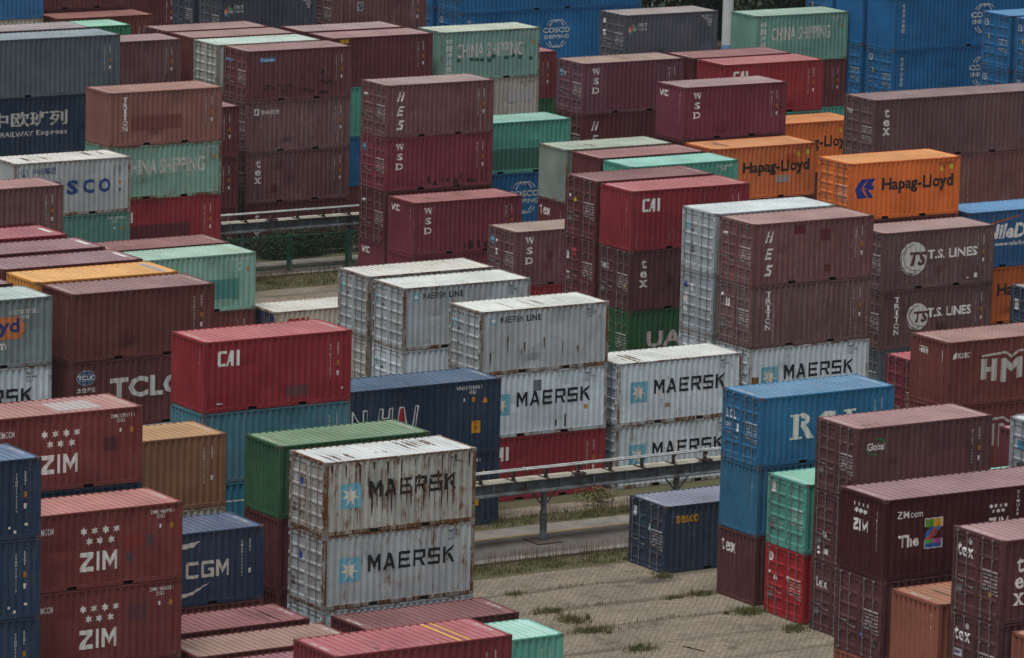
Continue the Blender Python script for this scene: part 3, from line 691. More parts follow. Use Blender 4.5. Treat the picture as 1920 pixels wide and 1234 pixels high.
stack(139.3, 249.4, [N_, N_, N_, (K('charcoal', 'charcoal container with red, yellow and blue cube emblem, behind the far brown roofs', end='door', rust=.05), crct)])
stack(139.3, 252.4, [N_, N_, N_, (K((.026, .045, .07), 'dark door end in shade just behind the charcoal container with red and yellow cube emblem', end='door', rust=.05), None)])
def flag(p): side(p, rect(1.62, 1.98, 1.38, 1.88), (.45, .42, .36), .1, 'emblem', .002); side(p, rect(1.66, 1.94, 1.46, 1.82), (.03, .06, .22), .0, 'emblem', .005); side(p, [[(1.68, 1.5), (1.74, 1.5), (1.92, 1.76), (1.84, 1.76)]], (.55, .45, .05), 0, 'emblem', .008); codes(p, 'CRXU', v=2.0)
stack(146.7, 250.0, [N_, N_, N_, (K('maroon', 'maroon container with small blue and yellow square emblem, beside tall bright blue containers', end='door', fade=.2), flag)])
stack(136.2, 235.0, [N_, N_, N_, (K('maroon', 'container with whitened dusty brown roof behind the one with an orange striped tag', end='nose', roof=(.36, .27, .26)), roofmark)])
stack(136.2, 232.1, [(K('rust', 'rusty orange brown container at the foot of the gap beside the stencilled letter stack', end='nose', rust=.4), None), (K('blue', 'blue container glimpsed in the narrow gap under a jade green one', end='nose'), None),
  (K('jade', 'jade green container glimpsed in the narrow gap under the maroon one with an orange tag', end='nose'), lambda p: side(p, rect(4.9, 5.9, .9, 1.6), WHITE, .2)),
  (K('maroon', 'maroon container with orange striped tag at its edge, beside the pale green lettered one', end='nose', roof=(.35, .21, .205)), [lambda p: codes(p, 'TRLU'), lambda p: side(p, rect(.50, 1.05, 2.30, 2.50), (.60, .33, .02), .2, 'warning_label'), roofmark])])
stack(142.8, 232.1, [N_, N_, (K('cream', 'streaky off white container right under the pale green one with white capitals', end='nose', rust=.35, fade=.3), lambda p: (codes_top(p, 'MLCU', (.10, .11, .12), False, .35), patch(p, 4.2, 5.7, 1.3, 1.9, (.42, .42, .42)))),
  (K((.21, .38, .34), 'pale green container with stencilled white capitals and dark square repairs along its middle', end='nose', roof=(.50, .56, .46), rust=.5, doorcol=None), [lambda p: china_ship(p, .42), lambda p: side(p, sum([rect(u, u+.24, v, v+.17) for u, v in ((.95, .98), (1.75, 1.0), (2.1, .98), (2.4, .95), (2.85, .92), (3.1, 1.12), (3.9, 1.0), (4.3, 1.1), (4.75, 1.0), (5.4, .9))], []), (.025, .10, .07), .1, 'repaint_patch')])])
for i, yy in enumerate((250.0, 253.0)):
    ss = ('nearer', 'farther')[i]
    stack(155.0, yy, [N_, N_, (K('blue', ['bright blue long container with white globe emblem and two words, beside the charcoal one', 'blue door end in the second file of bright blue containers, lower level'][i], ln=40, hc=True, rust=.0, fade=.03, grime=.08), [lambda p: cosco_blue(p, 6.45), cosco_door] if i == 0 else cosco_door),
      (K('blue', ['bright blue long container on top of the one with the white globe emblem', 'blue door end in the second file of bright blue containers, upper level'][i], ln=40, hc=True, rust=.0, fade=.03, grime=.08), cosco_door)], True)
stack(149.3, 240.5, [N_, (K('green', 'dark green container glimpsed under the red one behind the pale green lettered one', end='nose'), None), (K((.17, .03, .035), 'dark red container peeping out from behind the pale green lettered one', end='nose', roof=(.36, .16, .15)), lambda p: codes(p, 'CAIU', v=2.0))])
stack(155.9, 234.7, [N_, N_, N_, (K((.082, .088, .112), 'charcoal container with pastel cube emblem and dusty roof, beside the white mast', end='door', rust=.08, roof=(.34, .30, .285)), [crct, lambda p: door(p, disc(.40, 2.1, .13) + rect(.3, .52, 1.3, 1.6), WHITE, .2)])])
stack(162.5, 231.8, [N_, (K('jade', 'jade container glimpsed at the bottom under the dull maroon one below the green lettered one', end='nose'), None), (K('maroon', 'dull maroon container under the green lettered one beside the tall blue stacks', end='nose'), lambda p: codes(p, 'TCLU')),
  (K((.17, .36, .30), 'sage green container with worn white capitals, brown corner post, beside the tall blue stacks', end='nose', roof=(.33, .46, .37), rust=.32), lambda p: china_ship(p, .36, 1.0, 4.9))])
BL = [('blue door end lowest in the nearer pair of narrow blue stacks', 0)]
def bluepair(x, y, l3, l4, e3, e4, deco):
    stack(x, y, [N_, N_, (K('blue', l3, ln=40, hc=True, end=e3, rust=.0, fade=.03, grime=.1), deco+([cosco_door] if e3 == 'door' else [])), (K('blue', l4, ln=40, hc=True, end=e4, rust=.0, fade=.03, grime=.1, roof=(.10, .27, .46)), deco+([cosco_door] if e4 == 'door' else []))], True)
bluepair(168.65, 227.7, 'blue long container with doors and globe emblem, under one with a corrugated end', 'blue long container with corrugated end and globe emblem, on one showing its doors', 'door', 'nose', [cosco_blue])
bluepair(168.65, 230.6, 'shaded blue container low in the second tall blue file by the sage green one', 'blue corrugated end high in the second tall blue file by the sage green one', 'door', 'nose', [])
bluepair(168.65, 233.5, 'lower blue container of the third tall blue file', 'blue door end of the third tall blue file, just over the sage green roof', 'door', 'door', [])
bluepair(169.6, 218.8, 'lower blue door end in front of the globe emblems, with locking bars', 'upper blue door end with light blue roof in front of the globe emblems', 'door', 'door', [])
bluepair(169.6, 215.9, 'lower blue door end at the very edge of the blue stacks', 'upper blue door end at the very edge of the blue stacks', 'door', 'door', [])
def wsd_dark(p): wsd(p); patch(p, 1.35, 4.3, .2, 2.4, (.165, .05, .075)); door(p, rect(.26, .52, 1.75, 2.1), (.14, .30, .45), .1, 'emblem'); door(p, disc(.72, 1.9, .1) , WHITE, .1); streaks(p, 2.6, 4.6, 9, .1, 2.3, (.11, .065, .045))
stack(143.0, 218.9, [N_, N_, (K('maroon', 'dark brown container with slanted white letters, under the plum one with streaked rusty roof', end='door', grime=.6), [hes, hes_door]), (K((.135, .045, .068), 'plum container with three stacked white letters, light blue door square and rusty streaked roof', end='door', roof=(.34, .25, .20), roofrust=.45, fade=.1), wsd_dark)])
stack(142.8, 209.6, [N_, N_, (K('maroon', 'dark maroon container mostly hidden under the plum one with the letters on its ribbed end', end='nose'), None), (K('plum', 'plum red container with white letters on both ribbed end and side, grey streaked roof', end='nose', roof=(.34, .25, .24), rust=.2), [wsd, wsd_end])])
stack(149.4, 218.6, [N_, N_, N_, (K('maroon', 'container with long dusty rose roof behind the crimson one, below the white mast', end='nose', roof=(.29, .14, .14)), roofmark)])
stack(149.4, 215.8, [N_, N_, (K('jade', 'green container glimpsed beneath the far crimson one above the orange roofs', end='nose'), None), (K('crimson', 'far crimson container with rose roof, its white letters half hidden by the plum one', end='nose', roof=(.42, .16, .16)), cai)])
stack(147.6, 200.6, [N_, N_, (K('brown', 'plain brown long container under the long maroon one with white serif letters', ln=40, end='door', fade=.18), None), (K((.10, .042, .045), 'long maroon container with white serif letters by its dark doors and a striped corner', ln=40, hc=True, end='door', roof=(.25, .17, .17), fade=.12, rust=.1), [lambda p: side(p, fit(text_polys('t', 1, bold=.03), .62, .90, 2.02, 2.46) + fit(text_polys('e', 1, bold=.035), .58, .92, 1.60, 1.93) + serif('x', .56, .96, 1.18, 1.52), WHITE, .02), lambda p: door(p, tex3(.20, 2.05, .42), WHITE, .05), lambda p: codes(p, 'TGBU')])])
stack(149.3, 212.5, [N_, N_, (K('orange', 'orange container with black lettering cut off by the plum one, farthest of the orange three', end='nose', roof=(.62, .25, .08), rust=.12, fade=.1), hapag)])
stack(142.6, 206.7, [N_, N_, (K('orange', 'orange container with grey scuffs under its black lettering, in the middle of the orange three', end='nose', roof=(.62, .27, .09), rust=.3, fade=.16), [hapag, lambda p: streaks(p, .5, 1.4, 6, .4, 2.2), lambda p: patch(p, 3.75, 4.55, .75, 1.08, (.42, .36, .33), .5), lambda p: patch(p, 4.3, 4.9, 1.6, 2.1, (.50, .10, .03), .3)])])
stack(135.9, 218.3, [N_, (K('blue', 'blue container with half hidden white globe emblem under the turquoise one', end='nose', rust=.1), lambda p: cosco_blue(p, 3.4, False)), (K('jade', 'turquoise container with darker repainted lower half, above a blue one with a globe emblem', end='nose', roof=(.28, .50, .42), rust=.3), [lambda p: patch(p, 1.2, 5.0, .2, 1.25, (.05, .155, .12)), roofmark])])
stack(135.9, 209.3, [N_, (K('maroon', 'maroon ribbed end with white serif letters, under the pale streaky green one', end='nose'), lambda p: (endp(p, tex3(.16, 1.80, .85), WHITE, .0), codes(p, 'TGBU'))), (K((.21, .31, .265), 'pale streaky green container with rust runs down its ribbed end', end='nose', roof=(.37, .47, .37), rust=.48, roofrust=.5, fade=.25), lambda p: (streaks(p, .6, 2.2, 7, .2, 1.6, (.07, .06, .04)), drips(p, [(.5+.5*k, 2.4, .8) for k in range(4)])))])
stack(135.9, 206.4, [N_, N_, (K('maroon', 'maroon container with rose brown roof wedged between pale green and turquoise roofs', end='nose', roof=(.33, .17, .165)), roofmark)])
stack(135.8, 203.5, [N_, N_, (K('jade', 'turquoise roofed container lying just in front of the orange one with grey scuffs', end='nose', roof=(.30, .58, .49), rust=.25), [lambda p: codes_top(p, 'CCLU', WHITE, False), roofmark])])
# --- middle block
stack(129.7, 215.7, [(K('plum', 'plum container at the foot of the tall lettered stack, white letters on its ribbed end', end='nose', grime=.5), wsd_end), (K('maroon', 'dark maroon container with white door lettering, third down the tall lettered stack', end='door', grime=.5), [hes, hes_door]),
  (K((.20, .033, .052), 'plum red container with light blue door square, second in the tall lettered stack', end='door', rust=.35), [wsd, lambda p: door(p, rect(.20, .48, 1.78, 2.12), (.10, .28, .48), .1, 'emblem'), lambda p: side(p, sum([disc(2.1+k*.37+.2*math.sin(k*3.1), .36+.16*math.sin(k*2.3), .05+.05*(k % 3), .10+.09*((k*7) % 4)/2, 7) for k in range(10)], []), (.04, .018, .018), .54, 'stain')]),
  (K('brown', 'grey brown weathered container with slanted white stencilled letters, topping the tall lettered stack', end='door', grime=.45, fade=.2, roof=(.34, .25, .23)), [hes, hes_door, roofmark])])
stack(129.3, 212.3, [(K('plum', 'plum container end under the plum red one with sooty lower edge', end='nose', grime=.4), None), (K((.185, .032, .048), 'plum red container with sooty lower edge and white letters on end and side', end='nose', roof=(.34, .15, .145), roofrust=.4), [wsd, wsd_end, lambda p: side(p, sum([disc(2.9+k*.22+.15*math.sin(k*2.7), .34+.12*math.sin(k*1.9), .06+.05*(k % 3), .14+.10*((k*5) % 4)/2, 8) for k in range(11)], []), (.04, .018, .018), .54, 'stain'), lambda p: (streaks(p, .9, 1.6, 4, .2, 1.6), streaks(p, 3.2, 4.2, 6, .9, 2.3))])])
stack(129.2, 203.1, [(K('crimson', 'crimson container just showing beneath the plum one with light blue door square', end='nose'), None), (K((.135, .045, .06), 'plum container with light blue door square and ochre dusted roof, near the tall dark stack', end='door', roof=(.36, .28, .23), roofrust=.35, fade=.12), [wsd, lambda p: door(p, rect(.22, .54, 1.78, 2.12), (.14, .30, .52), .1, 'emblem'), lambda p: door(p, disc(.74, 1.95, .10) + rect(.68, .84, 1.3, 1.6), WHITE, .1), lambda p: side(p, [[(1.72, 1.4), (1.92, 1.65), (2.12, 1.4), (1.92, 1.15)]], (.085, .025, .04), .1, 'repaint_patch')])])
stack(122.6, 186.4, [N_, N_, (K('maroon', 'maroon door end with red sign and small white plates, under the plain rose roofed one', end='door'), lambda p: (door(p, rect(.60, .92, 1.72, 2.08), (.42, .05, .05), .1, 'emblem'), door(p, rect(.18, .36, 1.55, 1.9) + rect(.2, .4, .9, 1.0), WHITE, .2), std_door(p))),
  (K('maroon', 'maroon container with yellow warning triangle on its doors, tucked behind the crimson one', end='door', roof=(.23, .12, .12)), [lambda p: door(p, [[(.66, 1.5), (.88, 1.5), (.77, 1.74)]], (.62, .46, .03), .05, 'warning_label'), lambda p: door(p, disc(.34, 1.72, .08), WHITE, .1), std_door, roofmark])])
def uasc(p): side(p, txtfit('UASC', .95, 4.3, .98, 1.68, bold=.05), (.52, .44, .46), .08)
stack(122.5, 183.5, [N_, (K((.02, .10, .035), 'deep green container with big pale letters, under the dark maroon one with serif letters', end='door'), uasc), (K((.085, .028, .032), 'dark maroon container with white serif letters on door and side, under the crimson one', end='door'), [tex, lambda p: door(p, tex3(.18, 1.62, .52), WHITE, .03), lambda p: door(p, rect(1.92, 2.10, .98, 1.12), (.62, .45, .03), .1, 'warning_label'), std_door]),
  (K('crimson', 'crimson container with white letters and ribbed end, on the dark maroon serif lettered one', end='nose', rust=.08, roof=(.42, .15, .155)), [cai, lambda p: side(p, stroke([(1.95, .55), (2.15, .8), (2.35, .55), (2.15, .3)], .03, True), (.28, .13, .13), .2, 'emblem'), roofmark])])
def mdoor(p): star_door(p); door(p, rect(.62, .86, 1.62, 1.72) + rect(.64, .84, 1.1, 1.16), (.10, .12, .16), .3)
stack(122.4, 177.1, [N_, (K('white', 'pale grey container seen low behind the big lettered pale grey one, below stickered doors', rust=.45, roof=PALE), None), (K((.36, .42, .45), 'pale grey door end with many small stickers, under a cleaner pale grey one', rust=.35), lambda p: (door(p, rect(.25, .5, 1.8, 2.05), (.06, .08, .30), .2, 'emblem'), door(p, rect(.2, .5, 1.2, 1.5) + rect(.2, .5, .8, 1.05) + rect(.66, .9, 1.7, 2.0), WHITE, .2))),
  (K((.43, .49, .51), 'pale grey door end with small star square and clean white roof, beside slanted white letters', rust=.25, roof=(.62, .69, .69)), [mdoor, lambda p: door(p, rect(.68, .9, .72, 1.0), (.10, .13, .15), .0, 'warning_label'), roofmark])])
stack(122.3, 174.2, [N_, (K('white', 'pale grey container with black capitals and rust tears, under the brown vertical lettered one', rust=.5, roof=PALE), lambda p: (big_star(p, .35), patch(p, .16, .55, .9, 1.4, (.22, .11, .05), .4))),
  (K((.115, .042, .040), 'brown container with white vertical serif letters and pale streaks, between slanted letters and pale grey', end='door', fade=.22), [triton, lambda p: door(p, disc(.30, 2.0, .08) + rect(.56, .84, 1.55, 1.9), WHITE, .1), std_door]),
  (K('brown', 'brown container with slanted white letters and two dark red patches, near the spotless white roof', end='door', fade=.2, roof=(.36, .215, .20)), [lambda p: hes(p, .82), hes_door, lambda p: patch(p, 2.05, 2.6, 2.05, 2.42, (.13, .02, .03)), lambda p: patch(p, 3.4, 3.85, 1.7, 2.2, (.125, .028, .034)), roofmark])])
def arcsglobal(p):
    side(p, txtfit('Global', .52, 1.28, 1.74, 2.02, bold=.03), WHITE, .03); side(p, arc(.92, 1.86, .44, .30, 20, 100, .06) + arc(.92, 1.86, .44, .28, 190, 280, .05), (.03, .22, .06), .05, 'emblem')
stack(115.6, 173.8, [(K('white', 'pale grey container with black capitals on the ground behind the pipe rack', rust=.56), lambda p: big_star(p, .35, True, .28)), (K('white', 'pale grey container with black capitals battered in its middle, on one behind the pipe rack', rust=.56, roof=(.66, .69, .66), roofrust=.35), lambda p: (big_star(p, .25, True, .38), streaks(p, .7, 1.4, 6, .1, 1.9), patch(p, 2.35, 2.6, .62, .8, (.30, .25, .20), .3)))])
stack(109.1, 173.9, [(K('crimson', 'crimson container on the ground under two pale grey ones behind the pipe rack', end='nose', rust=.1), cai), (K('white', 'pale grey container with bold black capitals and a small dark square, on a crimson one', rust=.45), lambda p: (big_star(p, .2, True, .08), patch(p, 2.55, 2.95, 1.80, 2.24, (.16, .19, .215)), side(p, rect(4.05, 4.16, .25, .75) + rect(3.62, 3.72, .3, .55), (.10, .06, .05), .2, 'rust_stain'), side(p, rect(5.0, 5.15, .88, 1.06), (.55, .28, .03), .2, 'warning_label'))),
  (K((.42, .465, .485), 'pale grey container with small black lettering and rust tears, highest of a pale grey stack', rust=.58, roof=(.66, .69, .65), roofrust=.3), [line_small, mdoor, lambda p: (drips(p, [(1.3, 1.5, .7), (2.1, 1.2, .4), (3.0, 1.35, .5), (3.9, 1.1, .6), (4.6, .9, .3), (.5, .9, .5)], (.12, .065, .03)), streaks(p, 1.2, 4.8, 7, .1, 1.9, (.18, .12, .08)))])])
stack(109.1, 179.8, [N_, (K('white', 'pale grey container with small star on its doors, under the middle one with small lettering', rust=.4), mdoor), (K((.41, .46, .485), 'bluish grey container with small black lettering, middle of three pale roofs', rust=.56, roof=(.64, .68, .65), roofrust=.42), [line_small, mdoor])])
stack(109.2, 182.8, [N_, (K((.42, .43, .40), 'dingy pale grey door end low between a crimson container and a small star door', rust=.4), None), (K((.40, .45, .475), 'pale grey container with rust speckled roof, farthest of three pale roofs side by side', rust=.6, roof=(.62, .63, .57), roofrust=.55), mdoor)])
def wan(p):
    L_ = {'W': [(0, 1), (.2, 0), (.5, .6), (.8, 0), (1, 1)], 'A': [(0, 0), (.32, 1), (.68, 1), (1, 0)], 'N': [(0, 0), (0, 1), (.75, .2), (.75, 1), (1, 1), (1, 0)], 'H': [(0, 0), (.12, 1), (.34, 1), (.30, .62), (.70, .62), (.74, 1), (.96, 1), (.84, 0)], 'I': [(0, 0), (.3, 1), (.6, 1), (.30, 0)]}
    v0, v1 = 1.12, 2.10
    for ch, u, wd in (('W', 3.75, .95), ('A', 4.82, .56), ('N', 5.50, .66), ('H', 6.62, .72), ('A', 7.46, .52), ('I', 8.18, .46)):
        if True:
            q = [(u+x*wd, v0+y*(v1-v0)) for x, y in L_[ch]]
            if ch == 'A' and u > 6: side(p, [q], (.30, .02, .03), 0, 'emblem', .002)
            side(p, stroke(q, .05, ch != 'W'), (.60, .61, .62), .05, 'lettering', .005)
    codes_top(p, 'WHSU', WHITE, True, .05, ('WHSU 551696 0', '            45G1'), 10.15, .145)
    side(p, rect(10.9, 11.28, .80, 1.28), (.58, .27, .02), .05, 'warning_label', .002); side(p, [[(11.36, 1.98), (11.62, 1.98), (11.49, 2.22)]], (.58, .27, .02), .05, 'warning_label', .002); side(p, txtfit('CAUTION', 10.95, 11.23, 1.17, 1.23) + txtfit('9\'6"', 11.0, 11.18, .92, 1.08, bold=.03), BLACK, .0, 'lettering', .005)
stack(95.9, 170.7, [(K('navy', 'navy long container on the ground with orange warning plate, beneath the outlined letter one', ln=40, hc=True, end='nose', rust=.05), wan), (K('navy', 'navy long container with white outlined letters, one filled red, and blue grey roof', ln=40, hc=True, end='nose', rust=.05, fade=.05, roof=(.062, .115, .19)), [wan, roofmark])])
stack(115.9, 202.1, [(K('cream', 'off white container with red lettering, on the ground beside pale grey doors', end='door', doorcol=(.03, .05, .12), rust=.5, roof=(.62, .62, .56), roofrust=.25), lambda p: side(p, txtfit('CORI', .62, 1.75, 1.72, 2.26, bold=.07), (.42, .03, .02), .15))])
stack(135.8, 186.2, [N_, N_, N_, (K('orange', 'orange container with blue arrow emblem and ribbed orange doors, on the maroon circle emblem stack', end='door', rust=.08, fade=.08, roof=(.66, .30, .10), roofrust=.2), hapag)])
stack(135.4, 183.0, [(K((.07, .10, .13), 'blue grey container at the foot of the stack with two white circle emblems', end='door', rust=.3), None), (K((.095, .036, .036), 'brown container with white circle emblem and white vertical serif letters', end='door', fade=.12), [lambda p: tslines(p, 2.0, .60, 2.55, 4.95, 1.35), lambda p: side(p, column('TRITON', .88, .27, 2.3, .24, .29, narrow={'I': .35}), WHITE, .1)]), (K((.10, .045, .045), 'brown container with white circle emblem, directly beneath the orange one', end='door', fade=.15, roof=(.34, .235, .225)), [lambda p: tslines(p, 1.68, .74, 2.45, 5.15, 1.36), lambda p: side(p, rect(5.05, 5.22, .3, .5) + rect(4.6, 4.75, .28, .34), WHITE, .1)])])
def nile(p):
    side(p, txtfit('NileDutch', 1.0, 4.9, 1.30, 1.98, bold=.05, shear=.2), WHITE, .03); side(p, txtfit('www.niledutch.com', 1.55, 4.2, .98, 1.18, shear=.2, bold=.02), WHITE, .05); side(p, [[(1.3, 1.98), (1.35, 2.08), (3.0, 2.36), (2.9, 2.28)]], (.42, .10, .03), .05, 'emblem')
stack(142.3, 186.0, [N_, (K((.48, .115, .025), 'deep orange container with black lettering under the blue one with white italics', end='nose'), hapag), (K((.018, .095, .225), 'blue container with white italic lettering, orange stroke and light blue roof', end='nose', roof=(.12, .30, .52)), [nile, roofmark])])
stack(141.9, 179.8, [N_, (K((.025, .055, .105), 'dark blue door end with white notice, in front of the deep orange one', end='door', roof=(.3, .28, .25)), lambda p: door(p, rect(.28, .56, 1.55, 2.0), (.55, .56, .56), .05, 'notice'))])
stack(125.0, 166.1, [N_, (K((.17, .022, .032), 'red door end squeezed beside the ribbed end of the russet stack', hc=True, end='door', roof=(.45, .12, .13)), None)], True)
def hmm(p):
    Q = [((0, 0), (0, 1), (.28, .98), (.28, .0)), ((.52, -.12), (.52, .96), (.80, .96), (.80, -.12)), ((.28, .36), (.28, .58), (.52, .58), (.52, .36)), ((.96, -.22), (.96, .93), (1.24, .93), (1.24, -.22)), ((1.24, .93), (1.24, .5), (1.50, .25), (1.50, .62)), ((1.50, .62), (1.50, .25), (1.76, .5), (1.76, .93)), ((1.76, -.10), (1.76, .93), (2.04, .95), (2.04, -.05)), ((2.18, -.0), (2.18, .95), (2.46, .96), (2.46, .0)), ((2.46, .96), (2.46, .55), (2.72, .32), (2.72, .68)), ((2.72, .68), (2.72, .32), (2.98, .55), (2.98, .98)), ((2.98, 0), (2.98, .98), (3.26, 1), (3.26, 0))]
    Q = [[(1.66+x*.98, 1.0+y*.82) for x, y in q] for q in Q] + stroke([(1.68, 1.93), (2.85, 2.0), (3.13, 1.80), (3.45, 2.02), (4.9, 2.06)], .09)
    side(p, Q, (.52, .50, .46), .03); side(p, txtfit('KOBC', .52, 1.10, 1.92, 2.14, bold=.03) + [[(.25, 1.88), (.30, 2.0), (.46, 2.02), (.42, 1.95)], [(.28, 1.98), (.32, 2.09), (.48, 2.10), (.42, 2.03)], [(.30, 2.06), (.36, 2.16), (.50, 2.16), (.44, 2.1)]], WHITE, .05)
    endp(p, block('HMM', .52, 1.12, 1.93, 2.13, .12) + rect(.52, 1.12, 2.16, 2.19)); codes(p, 'HMMU')
stack(122.2, 160.7, [N_, (K('russet', 'russet long container with partly hidden white emblem, under the other russet one', ln=40, end='nose', rust=.08), hmm), (K('russet', 'russet long container with big white emblem on its side and small one on end', ln=40, end='nose', rust=.06, fade=.06, roof=(.34, .20, .18)), [hmm, roofmark])])
stack(122.0, 154.6, [N_, (K((.15, .03, .04), 'maroon ribbed end with rose roof behind the pale grey door end, in front of russet', end='nose', roof=(.40, .20, .20)), None)])
stack(115.5, 148.5, [N_, (K('mint', 'container showing only a sliver of mint roof between maroon and pale grey', end='nose', roof=(.42, .60, .50)), None)])
stack(115.5, 145.6, [N_, N_, (K((.33, .38, .42), 'grey door end with blue square and black notice beside the russet long ones', end='door', rust=.2, roof=(.6, .64, .6)), lambda p: (door(p, rect(.44, .85, 1.5, 1.8), (.05, .22, .38), .1, 'emblem'), door(p, rect(.42, .85, .7, 1.0), (.05, .06, .07), .1, 'notice')))])
# --- the near stacks beside the lane
def rcl(p):
    P = rect(1.50, 1.76, .92, 1.86) + rect(1.38, 1.92, .92, 1.0) + rect(1.38, 1.92, 1.78, 1.86) + arc(1.90, 1.64, .24, .155, -95, 95, .20, 12) + [[(1.84, 1.44), (2.08, 1.46), (2.46, .92), (2.14, .92)]]
    P += arc(3.08, 1.39, .38, .385, 42, 318, .22, 18) + rect(3.28, 3.42, 1.56, 1.86) + rect(3.92, 4.18, .92, 1.86) + rect(3.78, 4.32, 1.78, 1.86) + [[(3.78, .92), (4.62, .92), (4.70, 1.26), (4.58, 1.26), (4.40, 1.0), (3.78, 1.0)]]
    side(p, P, (.74, .72, .67), .04); codes(p, 'REGU', plate=False); door(p, serif('R', .22, .36, 1.55, 1.88) + serif('C', .46, .60, 1.55, 1.88) + serif('L', .72, .86, 1.55, 1.88), WHITE, .05); door(p, txtfit('D/V', .20, .52, 1.20, 1.36, bold=.03) + rect(.92, 1.04, 1.1, 1.4), WHITE, .1)
stack(109.1, 154.6, [(K((.10, .034, .034), 'maroon ribbed end with white serif letters on the ground under two blue containers', end='nose', rust=.1), lambda p: endp(p, tex3(.18, 1.72, .84), WHITE, .02)), (K((.025, .14, .25), 'blue ribbed end between the blue container with large letters and the maroon one', end='nose'), lambda p: codes(p, 'REGU')),
  (K('azure', 'azure blue container with large white serif letters and light blue roof', end='door', roof=(.12, .26, .40), rust=.15), [rcl, roofmark])])
stack(109.0, 160.4, [(K((.020, .042, .075), 'dark navy container with small orange lettering standing alone on the paving', end='door', rust=.22, roof=(.21, .235, .31), grime=.4), lambda p: (side(p, txtfit('seaco', .52, 1.56, 1.90, 2.2, bold=.035), (.55, .27, .02), .03), door(p, rect(.24, .46, 1.85, 2.25), (.55, .56, .62), .05, 'notice'), door(p, rect(.66, .90, 1.6, 2.0), (.03, .10, .11), 0, 'notice'), door(p, [[(1.22, 1.5), (1.4, 1.42), (1.45, 1.68), (1.27, 1.75)]], (.30, .50, .52), .05, 'notice'), roofmark(p)))])
stack(109.0, 151.4, [(K('red', 'bright red door end on the ground beneath the mint door end', end='door', rust=.08), lambda p: (door(p, disc(.30, 2.15, .17) + rect(.14, .32, 1.5, 1.62) + rect(.52, .75, 1.32, 1.5) + rect(1.36, 1.5, 1.4, 1.6), WHITE, .08), door(p, txtfit('TS', .20, .40, 2.08, 2.22, bold=.04), (.3, .02, .03), 0), std_door(p))),
  (K((.10, .36, .295), 'mint door end with white notice and bright mint roof, on a bright red one', end='door', rust=.2, roof=(.27, .55, .43)), lambda p: (door(p, rect(.22, .46, 1.95, 2.35), (.58, .6, .6), .1, 'notice'), std_door(p), roofmark(p)))])
stack(109.0, 148.5, [(K((.10, .036, .04), 'maroon door end with white serif letters, on the ground beside the bright red one', end='door', grime=.4), lambda p: (door(p, tex3(.25, 1.62, .62), WHITE, .03), std_door(p))), (K((.10, .036, .04), 'maroon door end with white stickers near its sill, under the green arc emblem one', end='door', grime=.4), lambda p: (door(p, rect(.24, .42, .4, .52) + rect(.30, .44, .24, .34) + rect(.62, .92, .30, .48) + rect(.6, .8, .9, 1.1), WHITE, .25), std_door(p))),
  (K((.098, .035, .038), 'maroon container with green arc emblem and paler repainted panels, rose roof', end='door', fade=.08, rust=.2, roof=(.36, .215, .215)), [arcsglobal, lambda p: streaks(p, .6, 1.6, 4, .1, .8, (.07, .05, .045)), lambda p: codes(p, 'GESU'), lambda p: patch(p, 2.3, 3.72, .66, 1.32, (.135, .055, .06)), lambda p: patch(p, 3.72, 5.02, .55, 1.50, (.13, .052, .058)), std_door, roofmark])])
def the_z(p):
    side(p, txtfit('ZIM.com', .52, 1.48, 1.95, 2.18, bold=.01), WHITE, .0); side(p, txtfit('The', .58, 1.38, 1.02, 1.42, bold=.055), WHITE, .03)
    x0, x1, y0, y1 = 1.62, 2.24, .94, 1.84
    Z = [(0, .72), (0, 1), (1, 1), (1, .72), (.42, .30), (1, .30), (1, 0), (0, 0), (0, .28), (.55, .72)]
    P = [[(x0+x*(x1-x0), y0+y*(y1-y0)) for x, y in q] for q in ([Z[0], Z[1], Z[2], Z[3]], [Z[9], Z[3], Z[4], Z[8]], [Z[8], Z[5], Z[6], Z[7]])]
    side(p, [[(a+(a-1.93)*.10, b+(b-1.39)*.08) for a, b in q] for q in P], (.55, .6, .62), .0, 'emblem', .001)
    C = [((0, .72, .5, 1), (.10, .30, .05)), ((.5, .72, 1, 1), (.60, .34, .03)), ((0, .14, .5, .30), (.12, .36, .10)), ((.5, .14, 1, .30), (.38, .08, .30)), ((0, 0, 1, .14), (.03, .10, .36))]
    for (a, b, c, d), col in C: side(p, [[(x0+a*(x1-x0), y0+b*(y1-y0)), (x0+c*(x1-x0), y0+b*(y1-y0)), (x0+c*(x1-x0), y0+d*(y1-y0)), (x0+a*(x1-x0), y0+d*(y1-y0))]], col, 0, 'emblem', .004)
    for q, col in (([(0, .30), (.62, .72), (.25, .72), (.0, .5)], (.04, .14, .42)), ([(0, .28), (.42, .30), (.78, .56), (.55, .72)], (.50, .07, .05)), ([(.42, .30), (1, .72), (.62, .72)], (.06, .20, .50))): side(p, [[(x0+x*(x1-x0), y0+y*(y1-y0)) for x, y in q]], col, 0, 'emblem', .006)
    side(p, zim_stars(4.15, 2.02, .19, .08) + block('ZIM', 4.1, 4.85, 1.3, 1.65, .1, {'I': .42}), WHITE, .0)
    for i, ch in enumerate('ZIMU286'): side(p, txt(ch, 5.2, 2.35-i*.12, .09, bold=.02, align='CENTER'), WHITE) if i < 1 else None
    side(p, sum([txt(ch, 5.2, 2.2-i*.14, .09, bold=.02, align='CENTER') for i, ch in enumerate('IMU28')], []), WHITE)
    endp(p, zim_stars(.80, 2.22, .23, .095) + block('ZIM', .74, 1.52, 1.38, 1.76, .1, {'I': .42}) + sum([txt(ch, 1.98, 2.05-i*.115, .09, bold=.02, align='CENTER') for i, ch in enumerate(cid('ZIMU'))], []), WHITE, .03)
